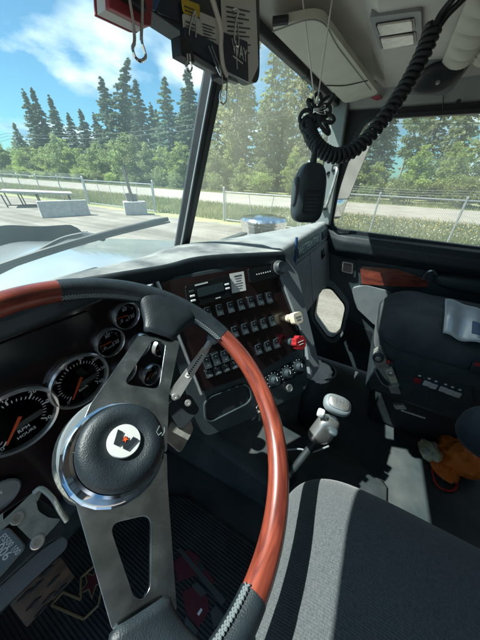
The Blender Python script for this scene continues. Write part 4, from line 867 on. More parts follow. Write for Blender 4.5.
# -- glove panel
m_ = MB(); m_.prism(GP, [(-0.14, -0.33), (0.67, -0.33), (0.67, -0.004), (-0.14, -0.004)], -0.03, 0.0); m_.build('glove_panel', 'glove_grey', dash, bev=0.004)
def gbox(name, quad, z0, z1, m, parent, r=0.006, bev=0.002):
    p = [GP.uv(*q) for q in quad]; mb = MB(); mb.prism(GP, roundpoly(p, r), z0, z1); return mb.build(name, m, parent, bev=bev)
def grect(name, a, b, c, d, z0, z1, m, parent, r=0.01, bev=0.003):
    mb = MB(); mb.prism(GP, rrect(b-a, d-c, r, cx=(a+b)/2, cy=(c+d)/2), z0, z1); return mb.build(name, m, parent, bev=bev)
grect('glove_strip', -0.08, 0.655, -0.078, -0.016, 0.0, 0.006, 'glove_grey', dash)
pl_ = grect('name_plate', 0.095, 0.435, -0.070, -0.026, 0.006, 0.010, 'dark_grey', dash, 0.006)
m_ = MB(); text_into(m_, GP, 'WESTERN STAR', 0.046, 0.265, -0.048, 0.0105, sx=0.98); m_.build('plate_lettering', 'satin', pl_)
vt = grect('small_vent', 0.50, 0.63, -0.066, -0.028, 0.006, 0.009, 'rubber', dash, 0.004)
m_ = MB()
for k in range(4): m_.box(GP, 0.565, -0.058+0.0075*k, 0.12, 0.003, 0.009, 0.013)
m_.build('vent_slats', 'dark_grey', vt)
grect('glove_door', -0.06, 0.255, -0.315, -0.088, 0.0, 0.008, 'glove_grey', dash); gd = grect('glove_door', 0.265, 0.65, -0.315, -0.088, 0.0, 0.008, 'glove_grey', dash)
gl_ = GP.uv(321, 254); m_ = MB(); m_.prism(GP, rrect(0.07, 0.045, 0.008, cx=gl_[0], cy=gl_[1]), 0.008, 0.010); m_.build('latch_recess', 'rubber', gd); m_ = MB(); m_.box(GP, gl_[0]-0.012, gl_[1]-0.004, 0.03, 0.02, 0.010, 0.020); m_.build('latch', 'gloss_black', gd, bev=0.003)
m_ = MB(); m_.cuboid(0.0, 0.86, 0.24, 0.8, 0.50, 0.60); m_.build('glove_underside', 'dash_black', dash)
# -- instrument panel
CL = Fr((-0.53, 0.50, 0.71), (1, 0, 0), (0, -1, 0))
m_ = MB(); m_.prism(CL, [(-0.42, -0.30), (0.20, -0.30), (0.27, -0.1), (0.30, 0.205), (-0.42, 0.205)], -0.03, -0.004); m_.build('instrument_panel', 'burgundy', dash)
m_ = MB(); m_.hexa([(-0.95, 0.448, 0.894), (-0.31, 0.448, 0.894), (-0.27, 0.53, 0.89), (-0.95, 0.53, 0.89), (-0.95, 0.452, 0.935), (-0.34, 0.452, 0.935), (-0.29, 0.53, 0.94), (-0.95, 0.53, 0.94)]); m_.build('brow', 'dash_black', dash, bev=0.012, seg=4)
m_ = MB(); m_.tube([ony(-60, 360, 0.488), ony(0, 337, 0.488), ony(101, 299, 0.488)], 0.0035, 8); m_.build('brow_strip', 'grey_plastic', dash)
scq = [CL.uv(*q) for q in ((-60, 366), (0, 344.5), (87, 311.5), (96.5, 331), (0, 381), (-60, 408))]
m_ = MB(); m_.prism(CL, roundpoly(scalepoly(scq, 1.02), 0.006), -0.004, 0.0); dsp = m_.build('warning_display', 'dark_grey', dash, bev=0.001); m_ = MB(); m_.prism(CL, roundpoly(scq, 0.005), 0.0, 0.0015); m_.build('display_lens', 'gloss_black', dsp)
m_ = MB(); m_.cuboid(-0.95, -0.14, 0.47, 0.56, 0.30, 0.42); m_.build('knee_panel', 'dash_black', dash, bev=0.03, seg=3)
def gauge(px, py, r, nums, a0, a1, need, minor, caption, nsz, sub=None):
    q = CL.uv(px, py); f = CL.sub(*q)
    m_ = MB(); m_.lathe(f, [(r*0.95, -0.004), (r*1.06, -0.004), (r*1.07, 0.006), (r*1.02, 0.010), (r*0.96, 0.008), (r*0.94, 0.001)], 44, ring=True); gb_ = m_.build('gauge', 'bright_ring', dash)
    m_ = MB(); m_.lathe(f, [(r*0.96, -0.001), (0, -0.001)], 44); m_.build('dial_face', 'dial_black', gb_)
    m_ = MB(); n = len(nums)
    for k in range((n-1)*minor+1):
        a = a0+(a1-a0)*k/((n-1)*minor); big = k % minor == 0; L = r*(0.15 if big else 0.09); rr = r*0.64
        m_.box(f, (rr+L/2)*math.cos(a), (rr+L/2)*math.sin(a), L, r*(0.042 if big else 0.022), -0.0006, -0.0002, rot=a)
    for k, s_ in enumerate(nums):
        a = a0+(a1-a0)*k/(n-1); rr = r*0.86 if n > 5 else r*0.50
        if s_: text_into(m_, f, s_, nsz, rr*math.cos(a), rr*math.sin(a), -0.0003)
    if caption: text_into(m_, f, caption[0], r*0.17, 0, -r*0.42, -0.0003)
    if caption and len(caption) > 1: text_into(m_, f, caption[1], r*0.15, 0, -r*0.62, -0.0003)
    m_.build('dial_markings', 'dial_white', gb_)
    if sub:
        m_ = MB(); m_.box(f, r*0.22, -r*0.22, r*0.75, r*0.2, -0.0006, -0.0003); m_.build('odometer_window', 'logo_grey', gb_)
    m_ = MB(); ca, sa = math.cos(need), math.sin(need); w_ = r*0.05
    m_.hexa([f.p(-sa*w_-ca*r*0.12, ca*w_-sa*r*0.12, 0.001), f.p(sa*w_-ca*r*0.12, -ca*w_-sa*r*0.12, 0.001), f.p(ca*r*0.74+sa*w_*0.5, sa*r*0.74-ca*w_*0.5, 0.001), f.p(ca*r*0.74-sa*w_*0.5, sa*r*0.74+ca*w_*0.5, 0.001),
             f.p(-sa*w_-ca*r*0.12, ca*w_-sa*r*0.12, 0.002), f.p(sa*w_-ca*r*0.12, -ca*w_-sa*r*0.12, 0.002), f.p(ca*r*0.74+sa*w_*0.5, sa*r*0.74-ca*w_*0.5, 0.002), f.p(ca*r*0.74-sa*w_*0.5, sa*r*0.74+ca*w_*0.5, 0.002)]); m_.build('needle', 'needle', gb_)
    m_ = MB(); m_.lathe(f, [(r*0.94, 0.0045), (0, 0.0045)], 44); m_.build('lens', 'gauge_glass', gb_)
S0, S1 = R_(225), R_(-45)
gauge(18, 420, 0.064, ['0', '5', '10', '15', '20', '25', '30'], S0, S1, R_(228), 5, ('RPM', 'HOURS'), 0.0125, True)
gauge(80, 380, 0.062, ['0', '20', '40', '60', '80', '100', '120', '140'], S0, S1, R_(232), 4, ('km/h',), 0.0112, True)
for (x_, y_, r_, cap, nd) in ((126, 315.5, 0.034, 'OIL', 172), (109.5, 342, 0.035, 'WATER', 176), (139, 345, 0.033, 'VOLTS', 150), (124, 371, 0.033, 'AIR', 186), (151, 374, 0.033, 'AIR', 186), (160, 347, 0.028, 'FUEL', 190), (178, 373, 0.031, 'FUEL', 176)):
    gauge(x_, y_, r_, ['0', '', '60', '', '120'], R_(215), R_(-35), R_(nd), 4, (cap,), 0.0135)
f = CL.sub(*CL.uv(-2, 496)); m_ = MB(); m_.lathe(f, [(0.030, -0.004), (0.034, 0.004), (0.031, 0.006), (0.030, 0.002), (0, 0.002)], 30); lg = m_.build('light_switch', 'bezel', dash)
m_ = MB(); text_into(m_, f, 'F', 0.014, 0.006, 0.006, 0.0025, rot=0.5); text_into(m_, f, 'E', 0.014, -0.008, -0.002, 0.0025, rot=0.5); m_.build('switch_lettering', 'dial_white', lg)

# ================================================================== STEERING WHEEL
WT = R_(34.1); WF = Fr((-0.501, 0.205, 0.837), (1, 0, 0), (0, -math.sin(WT), math.cos(WT)))
wheel = thing('steering_wheel', 'red wood and black leather steering wheel with brushed metal spokes', 'steering wheel', WF.p(0, 0, -0.02))
RW = 0.235
def arc(a0, a1, n, r=RW, h=0): return [WF.p(r*math.cos(R_(a0+(a1-a0)*k/n)), r*math.sin(R_(a0+(a1-a0)*k/n)), h) for k in range(n+1)]
for a0, a1 in ((3.5, -95.5), (75, 192)):
    m_ = MB(); m_.tube(arc(a0, a1, 50), 0.0162, 18); o = m_.build('wood_grip', 'cherry_wood', wheel, smooth=60)
    ga = o.data.attributes.new('grain', 'FLOAT_VECTOR', 'POINT'); ga.data.foreach_set('vector', [c for i in range(51) for k in range(18) for c in (abs(a1-a0)*i/50*RW*0.01745+a0, 0.016*math.cos(k/18*6.283), 0.016*math.sin(k/18*6.283))])
for a0, a1 in ((75.2, 3.3), (-95.3, -168.2)):
    n = 36; m_ = MB(); m_.tube(arc(a0, a1, n), [0.0168+0.0012*math.sin(math.pi*k/n) for k in range(n+1)], 18); m_.build('leather_grip', 'leather', wheel, smooth=60)
    m_ = MB()
    for k in range(70):
        a = R_(a0+(a1-a0)*(k+0.5)/70); rr = RW-0.0165
        p = V((0, 0, 0)); c = WF.p(rr*math.cos(a), rr*math.sin(a), 0.004 if a0 > 0 else 0.008); t = (WF.u*-math.sin(a)+WF.v*math.cos(a))
        for s_ in (1, -1): m_.tube([c-t*0.0030*s_+WF.n*0.004, c+t*0.0030*s_-WF.n*0.004+(WF.u*math.cos(a)+WF.v*math.sin(a))*-0.0012], 0.0011, 4)
    m_.build('stitching', 'stitch', wheel)
    am = R_((32.5 if a0 > 0 else -125)); f = WF.sub(RW*math.cos(am), RW*math.sin(am), 0, am)
    def sleeve(a, b):      # leather boot: wide where it grips the rim, narrowing on to the spoke
        t = 2*math.pi*a; x_ = 0.004-0.078*b; k = b*b*(3-2*b); hw_ = 0.058-0.030*k; th_ = 0.0175-0.0075*k
        if b > 0.94: hw_ *= 1-((b-0.94)/0.06)**2*0.25; th_ *= 1-((b-0.94)/0.06)**2*0.6
        sg = lambda q, p: math.copysign(abs(q)**p, q)
        yy = hw_*sg(math.cos(t), 0.55); xo = x_ - 0.5*yy*yy/RW*(1-b)*2
        return f.p(xo, yy, th_*sg(math.sin(t), 0.75)-0.010*k)
    m_ = MB(); m_.grid(sleeve, 36, 22, cu=True); m_.build('spoke_sleeve', 'leather', wheel, smooth=70)
HS = -0.012
def wpoly(q, r=0.006): return roundpoly([WF.uv(x_, y_, HS) for x_, y_ in q], r, 5)
m_ = MB(); m_.prism(WF, wpoly([(139, 335), (180, 341), (169, 394), (167, 452), (70, 452), (90, 405)], 0.004), HS-0.006, HS, holes=[wpoly([(153, 339), (166, 342.5), (159, 389.5), (123, 384)], 0.012)]); m_.build('spoke', 'alu', wheel, bev=0.0012)
m_ = MB(); m_.prism(WF, wpoly([(64, 462), (70, 453), (167, 453), (167.5, 480), (177, 612), (113, 632)], 0.004), HS-0.0065, HS-0.0004, holes=[wpoly([(109, 524), (151, 514), (150.5, 588), (143, 600), (134, 598)], 0.012)]); m_.build('spoke', 'alu', wheel, bev=0.0012)
hc = WF.uv(124.5, 443, 0.030); HF = WF.sub(*hc)
m_ = MB(); m_.lathe(HF, [(0.0555, HS-0.004), (0.0555, HS+0.004), (0.054, HS+0.008), (0.0500, 0.012), (0.0470, 0.013), (0.0466, 0.002)], 60, ring=True); m_.build('hub_ring', 'chrome', wheel)
m_ = MB(); m_.lathe(HF, [(0.0556, HS+0.003), (0.0580, HS+0.002), (0.0585, HS-0.003), (0.0560, HS-0.004)], 24, ring=True); m_.build('hub_flange', 'chrome', wheel, smooth=0)
m_ = MB(); m_.lathe(HF, [(0.0455, 0.0), (0.0462, 0.022), (0.0442, 0.029), (0.040, 0.0325), (0.032, 0.0335), (0.026, 0.0325), (0.0212, 0.0295), (0, 0.0295)], 60); hp = m_.build('horn_pad', 'leather', wheel)
ec = HF; m_ = MB(); m_.lathe(HF.sub(0.001, 0.002), [(0.0175, 0.029), (0.0175, 0.0315), (0.0168, 0.0325), (0, 0.0328)], 40); em = m_.build('emblem', 'paper', wheel)
wa = math.atan2(*reversed([a-b for a, b in zip(WF.uv(141, 411, 0.02), WF.uv(125, 438, 0.02))]))
ef = HF.sub(0.001, 0.002, 0.0330, wa-math.pi/2)
def W2(pts): return [(x_*0.0115, y_*0.0090) for x_, y_ in pts]
m_ = MB(); m_.prism(ef, W2([(-1.1, 0.75), (-0.55, 0.75), (-0.42, -0.05), (-0.1, 0.45), (0.1, 0.45), (0.42, -0.05), (0.55, 0.75), (1.1, 0.75), (0.72, -0.85), (0.25, -0.85), (0, -0.35), (-0.25, -0.85), (-0.72, -0.85)]), 0.0, 0.0010); m_.build('emblem_letter', 'rubber', em)
m_ = MB(); m_.prism(ef, [((0.0036 if k % 2 == 0 else 0.0015)*math.cos(R_(90+36*k)), 0.001+(0.0036 if k % 2 == 0 else 0.0015)*math.sin(R_(90+36*k))) for k in range(10)], 0.0011, 0.0016); m_.build('emblem_star', 'needle', em)
hm = HF.sub(*[a-b for a, b in zip(WF.uv(158, 433, 0.02), hc)], 0.0330, wa-math.pi/2); m_ = MB()
m_.tube([hm.p(-0.004, 0.004, 0), hm.p(-0.004, -0.004, 0), hm.p(0, -0.006, 0), hm.p(0.002, -0.002, 0)], 0.0007, 4); m_.tube([hm.p(0.002, 0.005, 0), hm.p(0.005, 0.0, 0), hm.p(0.004, -0.005, 0)], 0.0007, 4); m_.build('horn_symbol', 'stitch', hp)
# -- steering column
colm = thing('steering_column', 'grey steering column shroud under the wheel hub', 'column', WF.p(0, 0, -0.3))
m_ = MB(); m_.lathe(WF.sub(-0.006, 0.004), [(0.050, -0.50), (0.050, -0.20), (0.062, -0.17), (0.066, -0.10), (0.066, -0.040), (0.063, -0.032), (0.050, -0.030)], 44); m_.build('shroud', 'grey_plastic', colm)
m_ = MB(); m_.lathe(WF.sub(-0.006, 0.004), [(0.0662, -0.085), (0.070, -0.085), (0.070, -0.062), (0.0662, -0.062)], 44, ring=True); m_.build('collar', 'cast', colm)
m_ = MB(); m_.tube([WF.p(0, 0, -0.45), (-0.50, 0.74, 0.12)], 0.02, 12); m_.build('shaft', 'rubber', colm)
# hand valve lever to the right of the column
lv = thing('hand_valve_lever', 'silver trailer brake lever right of the steering column', 'lever', at(178, 410, 0.47))
A, B = at(175, 394, 0.455), at(214, 337, 0.50); ax = (B-A).normalized(); Lf = Fr(A, ax, (CAM-A)); LL = (B-A).length
m_ = MB(); m_.prism(Lf, roundpoly([(-0.006, -0.012), (LL*0.8, -0.0075), (LL*0.8, 0.0075), (-0.006, 0.012)], 0.006), -0.004, 0.005); m_.build('blade', 'satin', lv, bev=0.002)
m_ = MB(); m_.prism(Lf, rrect(LL*0.42, 0.0085, 0.002, cx=LL*0.48), 0.005, 0.0062); lp_ = m_.build('label_strip', 'paper', lv)
m_ = MB()
for k in range(11): m_.box(Lf, LL*0.30+LL*0.035*k, 0.0, LL*0.022, 0.0045, 0.0063, 0.0066)
m_.build('strip_lettering', 'logo_grey', lp_)
m_ = MB(); m_.tube([Lf.p(LL*0.76, 0, 0), Lf.p(LL*0.93, 0.001, 0.001)], [0.0065, 0.007], 12); m_.build('neck', 'satin', lv); m_ = MB(); m_.superq(Lf.p(LL*0.98, 0, 0.001), (0.0125, 0.0125, 0.0125), e=0.9, nu=20, nv=14); m_.build('knob', 'grey_plastic', lv, smooth=80)
fb = Fr(at(183, 409, 0.465), WF.u, WF.n)
m_ = MB(); m_.prism(fb, roundpoly([(-0.030, -0.024), (0.022, -0.026), (0.030, 0.008), (0.010, 0.030), (-0.026, 0.020)], 0.008), -0.03, 0.004); m_.build('valve_body', 'rubber', lv, bev=0.003)
m_ = MB(); m_.prism(fb, roundpoly([(-0.055, -0.050), (-0.010, -0.042), (0.004, -0.018), (-0.030, 0.0), (-0.058, -0.012)], 0.006), -0.012, -0.006); m_.build('mounting_plate', 'cast', lv, bev=0.001)
for (x_, y_, z_) in ((175, 397, 0.453), (188, 403, 0.462), (178, 413, 0.47)):
    P = at(x_, y_, z_-0.006); m_ = MB(); m_.lathe(Fr(P, WF.u, CAM-P), [(0.0065, -0.008), (0.0065, 0.001), (0.005, 0.003), (0.002, 0.003), (0, 0.001)], 14); m_.build('bolt', 'satin', lv)
# bracket and data box left of the column
BH = -0.075
bx_ = thing('column_control_box', 'black numbered control box on a cast metal bracket left of the column', 'control box', WF.p(-0.12, -0.03, -0.14))
def bpoly(q, h=BH): return [WF.uv(x_, y_, h) for x_, y_ in q]
m_ = MB(); m_.prism(WF, roundpoly(bpoly([(-40, 552), (13, 522), (36, 497), (50, 505), (64, 519), (66, 534), (38, 548), (-40, 622)]), 0.006), BH-0.05, BH-0.010); m_.build('box', 'dash_black', bx_, bev=0.004)
m_ = MB(); m_.prism(WF, roundpoly(bpoly([(12, 521), (36, 499), (38, 511), (49, 518), (62, 518.5), (37, 546)]), 0.004), BH-0.012, BH); m_.build('cast_plate', 'cast', bx_, bev=0.0025, seg=3)
m_ = MB(); m_.prism(WF, roundpoly(bpoly([(-30, 535), (32, 493), (42, 489), (38, 501), (14, 520), (-30, 556)]), 0.004), BH-0.012, BH-0.001); m_.build('cast_arm', 'cast', bx_, bev=0.003, seg=3)
m_ = MB(); m_.tube(curve([WF.p(*WF.uv(34, 493, BH), BH+0.002), WF.p(*WF.uv(41, 489, BH), BH+0.005), WF.p(*WF.uv(52, 498, BH), BH+0.006), WF.p(*WF.uv(60, 511, BH), BH+0.004), WF.p(*WF.uv(67, 521, BH), BH)], 20), 0.0028, 10); m_.build('curved_rod', 'cast', bx_)
for (x_, y_) in ((17.5, 518), (37.5, 542)):
    f = WF.sub(*WF.uv(x_, y_, BH), BH); m_ = MB(); m_.lathe(f, [(0.0065, -0.002), (0.0065, 0.002), (0.0055, 0.0032), (0.003, 0.0032), (0.0028, 0.001), (0, 0.001)], 18); m_.build('bolt', 'satin', bx_)
tl = bpoly([(-34, 555), (0, 530.5), (8, 528.5), (25.5, 547), (0, 576), (-34, 606)])
m_ = MB(); m_.prism(WF, roundpoly(scalepoly(tl, 1.05), 0.005), BH-0.010, BH-0.003); m_.build('display_frame', 'cast', bx_, bev=0.002)
m_ = MB(); m_.prism(WF, roundpoly(tl, 0.004), BH-0.003, BH); dt = m_.build('number_plate', 'grey_plastic', bx_, bev=0.001)
c_, d_ = WF.uv(0.5, 534, BH), WF.uv(20, 555, BH); ra = math.atan2(d_[1]-c_[1], d_[0]-c_[0]); LN = math.dist(c_, d_)
m_ = MB(); text_into(m_, WF, 'FS500 100', LN*0.24, (c_[0]+d_[0])/2, (c_[1]+d_[1])/2, BH+0.0004, rot=ra, sx=0.85)
c2_ = WF.uv(3, 552, BH); text_into(m_, WF, '006', LN*0.36, c2_[0], c2_[1], BH+0.0004, rot=ra); m_.build('plate_numbers', 'dial_white', dt)
m_ = MB(); m_.prism(WF, roundpoly(bpoly([(-40, 622), (40, 551), (62, 536), (68, 541), (66, 549), (-40, 650)], BH-0.03), 0.004), BH-0.06, BH-0.03); m_.build('grey_bar', 'grey_plastic', bx_, bev=0.003)

# ================================================================== FLOOR LEVEL
mt = thing('floor_mat', 'ribbed black rubber floor mat with logo prints in the driver footwell', 'floor mat', (-0.55, 0.2, 0.0))
MP = [(-0.285, -0.25), (-0.285, 0.366), (-0.42, 0.66), (-0.88, 0.66), (-0.88, -0.25)]
m_ = MB(); m_.prism(WORLD, MP, 0.001, 0.010); m_.build('mat_base', 'mat_rubber', mt)
m_ = MB(); x_ = -0.876
while x_ < -0.288:
    ye = 0.655 if x_ < -0.42 else 0.655-(x_+0.42)/0.135*0.29
    m_.cuboid(x_, x_+0.005, -0.245, ye, 0.010, 0.0135); x_ += 0.0095
o = m_.build('ribs', 'mat_rubber', mt, smooth=0); o['kind'] = 'stuff'
FM_ = Fr((0, 0, 0.0138), (1, 0, 0), (0, 0, 1))
def fpoly(q): return [FM_.uv(x_, y_) for x_, y_ in q]
ln = fpoly([(51.6, 605), (63, 592), (81, 599.5), (81, 577.5), (94, 566), (104, 560), (108, 575), (101, 591), (98.6, 605), (84, 619)])
m_ = MB(); n = len(ln)
for i in range(n):
    a, b = V((*ln[i], 0.0142)), V((*ln[(i+1) % n], 0.0142)); m_.tube([a, b], 0.0035, 6)
m_.build('logo_outline', 'logo_gold', mt)
sc_ = FM_.uv(92.5, 582); m_ = MB(); m_.prism(FM_, [(sc_[0]+(0.034 if k % 2 == 0 else 0.014)*math.cos(R_(90+36*k)), sc_[1]+(0.034 if k % 2 == 0 else 0.014)*math.sin(R_(90+36*k))) for k in range(10)], -0.001, 0.0012); m_.build('logo_star', 'logo_red', mt)
m_ = MB(); m_.prism(FM_, [(sc_[0]+(0.041 if k % 2 == 0 else 0.018)*math.cos(R_(90+36*k)), sc_[1]+(0.041 if k % 2 == 0 else 0.018)*math.sin(R_(90+36*k))) for k in range(10)], -0.001, 0.0005); m_.build('logo_star_edge', 'logo_gold', mt)
for q, c_ in (([(174, 562), (187, 550), (196, 554), (215, 582), (212, 585), (200, 574), (178, 582)], 'logo_red'), ([(182, 592), (194, 586), (208, 598), (209, 612), (198, 628), (186, 612)], 'logo_red'), ([(177, 550), (181, 548), (226, 600), (222, 606)], 'logo_grey'),
              ([(191, 586), (197, 582), (207, 593), (201, 597)], 'logo_grey'), ([(196, 560), (202, 563), (206, 571), (201, 572)], 'mat_rubber'), ([(210, 612), (216, 605), (226, 618), (214, 628)], 'logo_grey'), ([(186, 616), (198, 630), (194, 645), (182, 636)], 'logo_grey'), ([(197, 614), (201, 608), (202.5, 610), (199, 616)], 'dial_white')):
    m_ = MB(); k_ = 0.0004*(len(q) % 3); m_.prism(FM_, fpoly(q), -0.001, 0.0006+k_+(0.0008 if c_ != 'logo_red' else 0)); m_.build('truck_print', c_, mt)
# pedals
PF = Fr(onz(42, 590, 0.17), (1, 0, 0), (0, -0.75, 0.66))
pd = thing('clutch_pedal', 'worn brown clutch pedal pad with black grip slots', 'pedal', PF.p(0, 0, -0.1))
pq = [PF.uv(*q) for q in ((9, 604), (60, 556), (75, 577), (27, 628))]
m_ = MB(); m_.prism(PF, roundpoly(pq, 0.006), -0.012, 0); m_.build('pad', 'wood_pad', pd, bev=0.003)
for (x_, y_) in ((22, 595), (31, 605), (40, 612), (45, 570), (53, 580), (60, 590), (34, 586), (48, 598)):
    q = PF.uv(x_*0.92+5, y_*0.93+41); a_, b_ = PF.uv(30, 600), PF.uv(44, 587); ra = math.atan2(b_[1]-a_[1], b_[0]-a_[0]); m_ = MB()
    fq = PF.sub(q[0], q[1], 0, ra); m_.prism(fq, [(-0.016, 0), (-0.004, -0.004), (0.016, 0), (0.004, 0.004)], 0, 0.003); m_.build('grip', 'rubber', pd)
m_ = MB(); m_.tube(curve([PF.p(0.0, 0.02, -0.012), PF.p(0.01, 0.10, -0.03), (-0.63, 0.78, 0.45)], 14), 0.010, 8); m_.build('arm', 'rubber', pd)
pd2 = thing('accelerator_pedal', 'black hinged accelerator pedal on the footwell floor', 'pedal', (-0.36, 0.56, 0.01))
m_ = MB(); m_.hexa([(-0.41, 0.50, 0.02), (-0.33, 0.50, 0.02), (-0.33, 0.70, 0.19), (-0.41, 0.70, 0.19), (-0.41, 0.49, 0.035), (-0.33, 0.49, 0.035), (-0.33, 0.69, 0.205), (-0.41, 0.69, 0.205)]); m_.build('pad', 'rubber', pd2, bev=0.006); m_ = MB(); m_.tube([(-0.37, 0.70, 0.19), (-0.37, 0.80, 0.24)], 0.01, 8); m_.build('arm', 'rubber', pd2)
# small waste bin with a white liner
bn = thing('waste_bin', 'small round black bin lined with white paper near the door', 'bin', (0.33, 0.06, 0.0)); f = Fr((0.33, 0.06, 0.0), (1, 0, 0), (0, 0, 1))
m_ = MB(); m_.lathe(f, [(0.052, 0.0), (0.066, 0.345), (0.072, 0.35), (0.072, 0.36), (0.064, 0.36), (0.050, 0.01), (0, 0.01)], 36); m_.build('bucket', 'dark_grey', bn)
# gear lever
gs = thing('gear_shifter', 'silver and black gear shift knob between the seats', 'shifter', (-0.10, 0.02, 0.04))
K = at(330, 420, 0.60); kax = (cU*0.86+cR*0.42-cF*0.25).normalized(); KF = Fr(K, cR, kax)   # n = up the lever
m_ = MB(); m_.tube(curve([(-0.06, 0.08, 0.06), K-kax*0.22+V((0, 0.01, 0)), K-kax*0.07], 14), 0.010, 12); m_.build('stick', 'rubber', gs)
m_ = MB(); m_.lathe(Fr((-0.06, 0.08, 0.03), (1, 0, 0), (0, 0, 1)), [(0.10, 0), (0.095, 0.03), (0.075, 0.05), (0.07, 0.08), (0.05, 0.10), (0.045, 0.13), (0.025, 0.15), (0.012, 0.19)], 28); m_.build('boot', 'rubber', gs)
m_ = MB(); m_.superq((0, 0, 0), (0.026, 0.019, 0.040), e=0.6, nu=28, nv=20); m_.v = [tuple(KF.p(x_*(1+4*max(0, -z_)), y_, z_-0.030+0.15*x_)) for x_, y_, z_ in m_.v]; m_.build('grip', 'satin', gs, smooth=70)
fcap = Fr(at(337, 405, 0.585), cR*0.9-cU*0.45, (-cF*0.72+cU*0.62+cR*0.1))
m_ = MB(); m_.superq((0, 0, 0), (0.033, 0.024, 0.016), e=0.75, nu=30, nv=18); m_.v = [tuple(fcap.p(*q)) for q in m_.v]; m_.build('cap', 'grey_plastic', gs, smooth=80)
m_ = MB(); m_.superq((0, 0, 0), (0.026, 0.018, 0.008), e=0.7, nu=28, nv=14); m_.v = [tuple(fcap.p(q[0], q[1], q[2]+0.0105)) for q in m_.v]; pt = m_.build('shift_plate', 'satin', gs, smooth=80)
m_ = MB()
for k in (-1, 0, 1): m_.box(fcap, 0.008*k, 0, 0.0012, 0.014, 0.0182, 0.0187)
m_.box(fcap, 0, 0, 0.017, 0.0012, 0.0182, 0.0187); m_.build('shift_pattern', 'ink', pt)
m_ = MB(); m_.superq(at(321, 413, 0.585), (0.009, 0.009, 0.009), e=0.5, nu=16, nv=10); m_.build('range_button', 'white_plastic', gs, smooth=70)
m_ = MB(); m_.superq(at(333, 432, 0.580), (0.011, 0.011, 0.007), e=0.7, nu=16, nv=10); m_.build('splitter_button', 'dark_grey', gs, smooth=70)
m_ = MB(); m_.tube(curve([at(329, 446, 0.60), at(312, 452, 0.62), at(300, 449, 0.64), at(285, 450, 0.66)], 16), 0.0022, 6); m_.build('air_hose', 'grey_plastic', gs)

# ================================================================== SEATS
ds = thing('driver_chair', 'black ribbed cloth driver seat lit along its front edge', 'seat', (-0.5, -0.28, 0.0))
from mathutils import noise as nz
def rumple(P, k): return k*(nz.noise(P*7.0)+0.5*nz.noise(P*17.0)-0.8*max(0, 0.12-abs(nz.noise(P*9.0+V((3, 1, 2))))))
def crown_d(P, x, y, z):
    if z > 0: P = P+V((0, 0, 0.018*(1-abs(x)**3)*(1-abs(y)**3) - 0.05*max(0, y-0.55)**2*5 + rumple(P, 0.0055)))
    return P
m_ = MB(); m_.superq((-0.525, -0.275, 0.568), (0.240, 0.300, 0.085), e=0.33, nu=110, nv=64, crown=crown_d); cu1 = m_.build('cushion', 'seat_cloth', ds, smooth=80)
def on_seat(px, py, dz=0.0):
    P = onz(px, py, 0.668); return V((P.x, P.y, 0.6665-0.03*max(0, (P.x+0.42)/0.1)**2+dz))
m_ = MB(); m_.tube(curve([on_seat(362, 515, -.002), on_seat(380, 545), on_seat(410, 575), on_seat(450, 602), on_seat(500, 628)], 30), 0.0025, 6); m_.build('seam', 'seat_side', cu1)
m_ = MB(); m_.cuboid(-0.71, -0.34, -0.52, -0.06, 0.16, 0.485); m_.build('seat_frame', 'dash_black', ds, bev=0.02)
m_ = MB(); m_.cuboid(-0.68, -0.37, -0.50, -0.10, 0.0, 0.155); m_.build('pedestal', 'rubber', ds, bev=0.02)
m_ = MB(); m_.superq((-0.50, -0.66, 0.85), (0.26, 0.09, 0.42), e=0.45); m_.build('backrest', 'seat_cloth', ds, smooth=80)
aP = at(491, 430, 0.60)
m_ = MB(); m_.superq((0, 0, 0), (0.056, 0.16, 0.078), e=0.7); fa = Fr(aP+V((0.0, -0.10, -0.01)), (1, 0, 0), (0, 0, 1)); m_.v = [tuple(fa.p(*q)) for q in m_.v]; m_.build('armrest', 'seat_side', ds, smooth=80)
ps = thing('passenger_chair', 'black cloth passenger seat with a row of white control buttons', 'seat', (0.52, -0.38, 0.0))
def crown_p(P, x, y, z):
    if z > 0: P = P+V((0, 0, 0.015*(1-abs(x)**3)*(1-abs(y)**3) - 0.03*max(0, y-0.5)**2*4 + rumple(P, 0.006)))
    return P
m_ = MB(); m_.superq((0.535, -0.37, 0.585), (0.250, 0.265, 0.085), e=0.42, nu=96, nv=56, crown=crown_p); pcu = m_.build('cushion', 'seat_side', ps, smooth=80)
def sp_(q, p): return math.copysign(abs(q)**p, q)
m_ = MB(); m_.tube([V((0.535+0.2505*sp_(math.cos(t), 0.42), -0.37+0.2655*sp_(math.sin(t), 0.42), 0.600)) for t in [2*math.pi*k/90 for k in range(90)]], 0.004, 6, closed=True); m_.build('piping', 'leather', pcu, smooth=70)
m_ = MB(); m_.superq((0.535, -0.74, 0.98), (0.25, 0.09, 0.42), e=0.45); m_.build('backrest', 'seat_side', ps, smooth=80)
m_ = MB(); m_.cuboid(0.30, 0.77, -0.62, -0.13, 0.36, 0.53); m_.build('seat_frame', 'dash_black', ps, bev=0.015)
m_ = MB(); m_.cuboid(0.50, 0.74, -0.62, -0.22, 0.0, 0.355); m_.build('pedestal', 'rubber', ps, bev=0.02)
fS = Fr((0.298, 0, 0), (0, -1, 0), (-1, 0, 0))
spn = [fS.uv(*q) for q in ((393, 358), (470, 380), (474, 404), (400, 388))]
m_ = MB(); m_.prism(fS, roundpoly(spn, 0.02), -0.004, 0.010); m_.build('control_panel', 'dash_black', ps, bev=0.003)
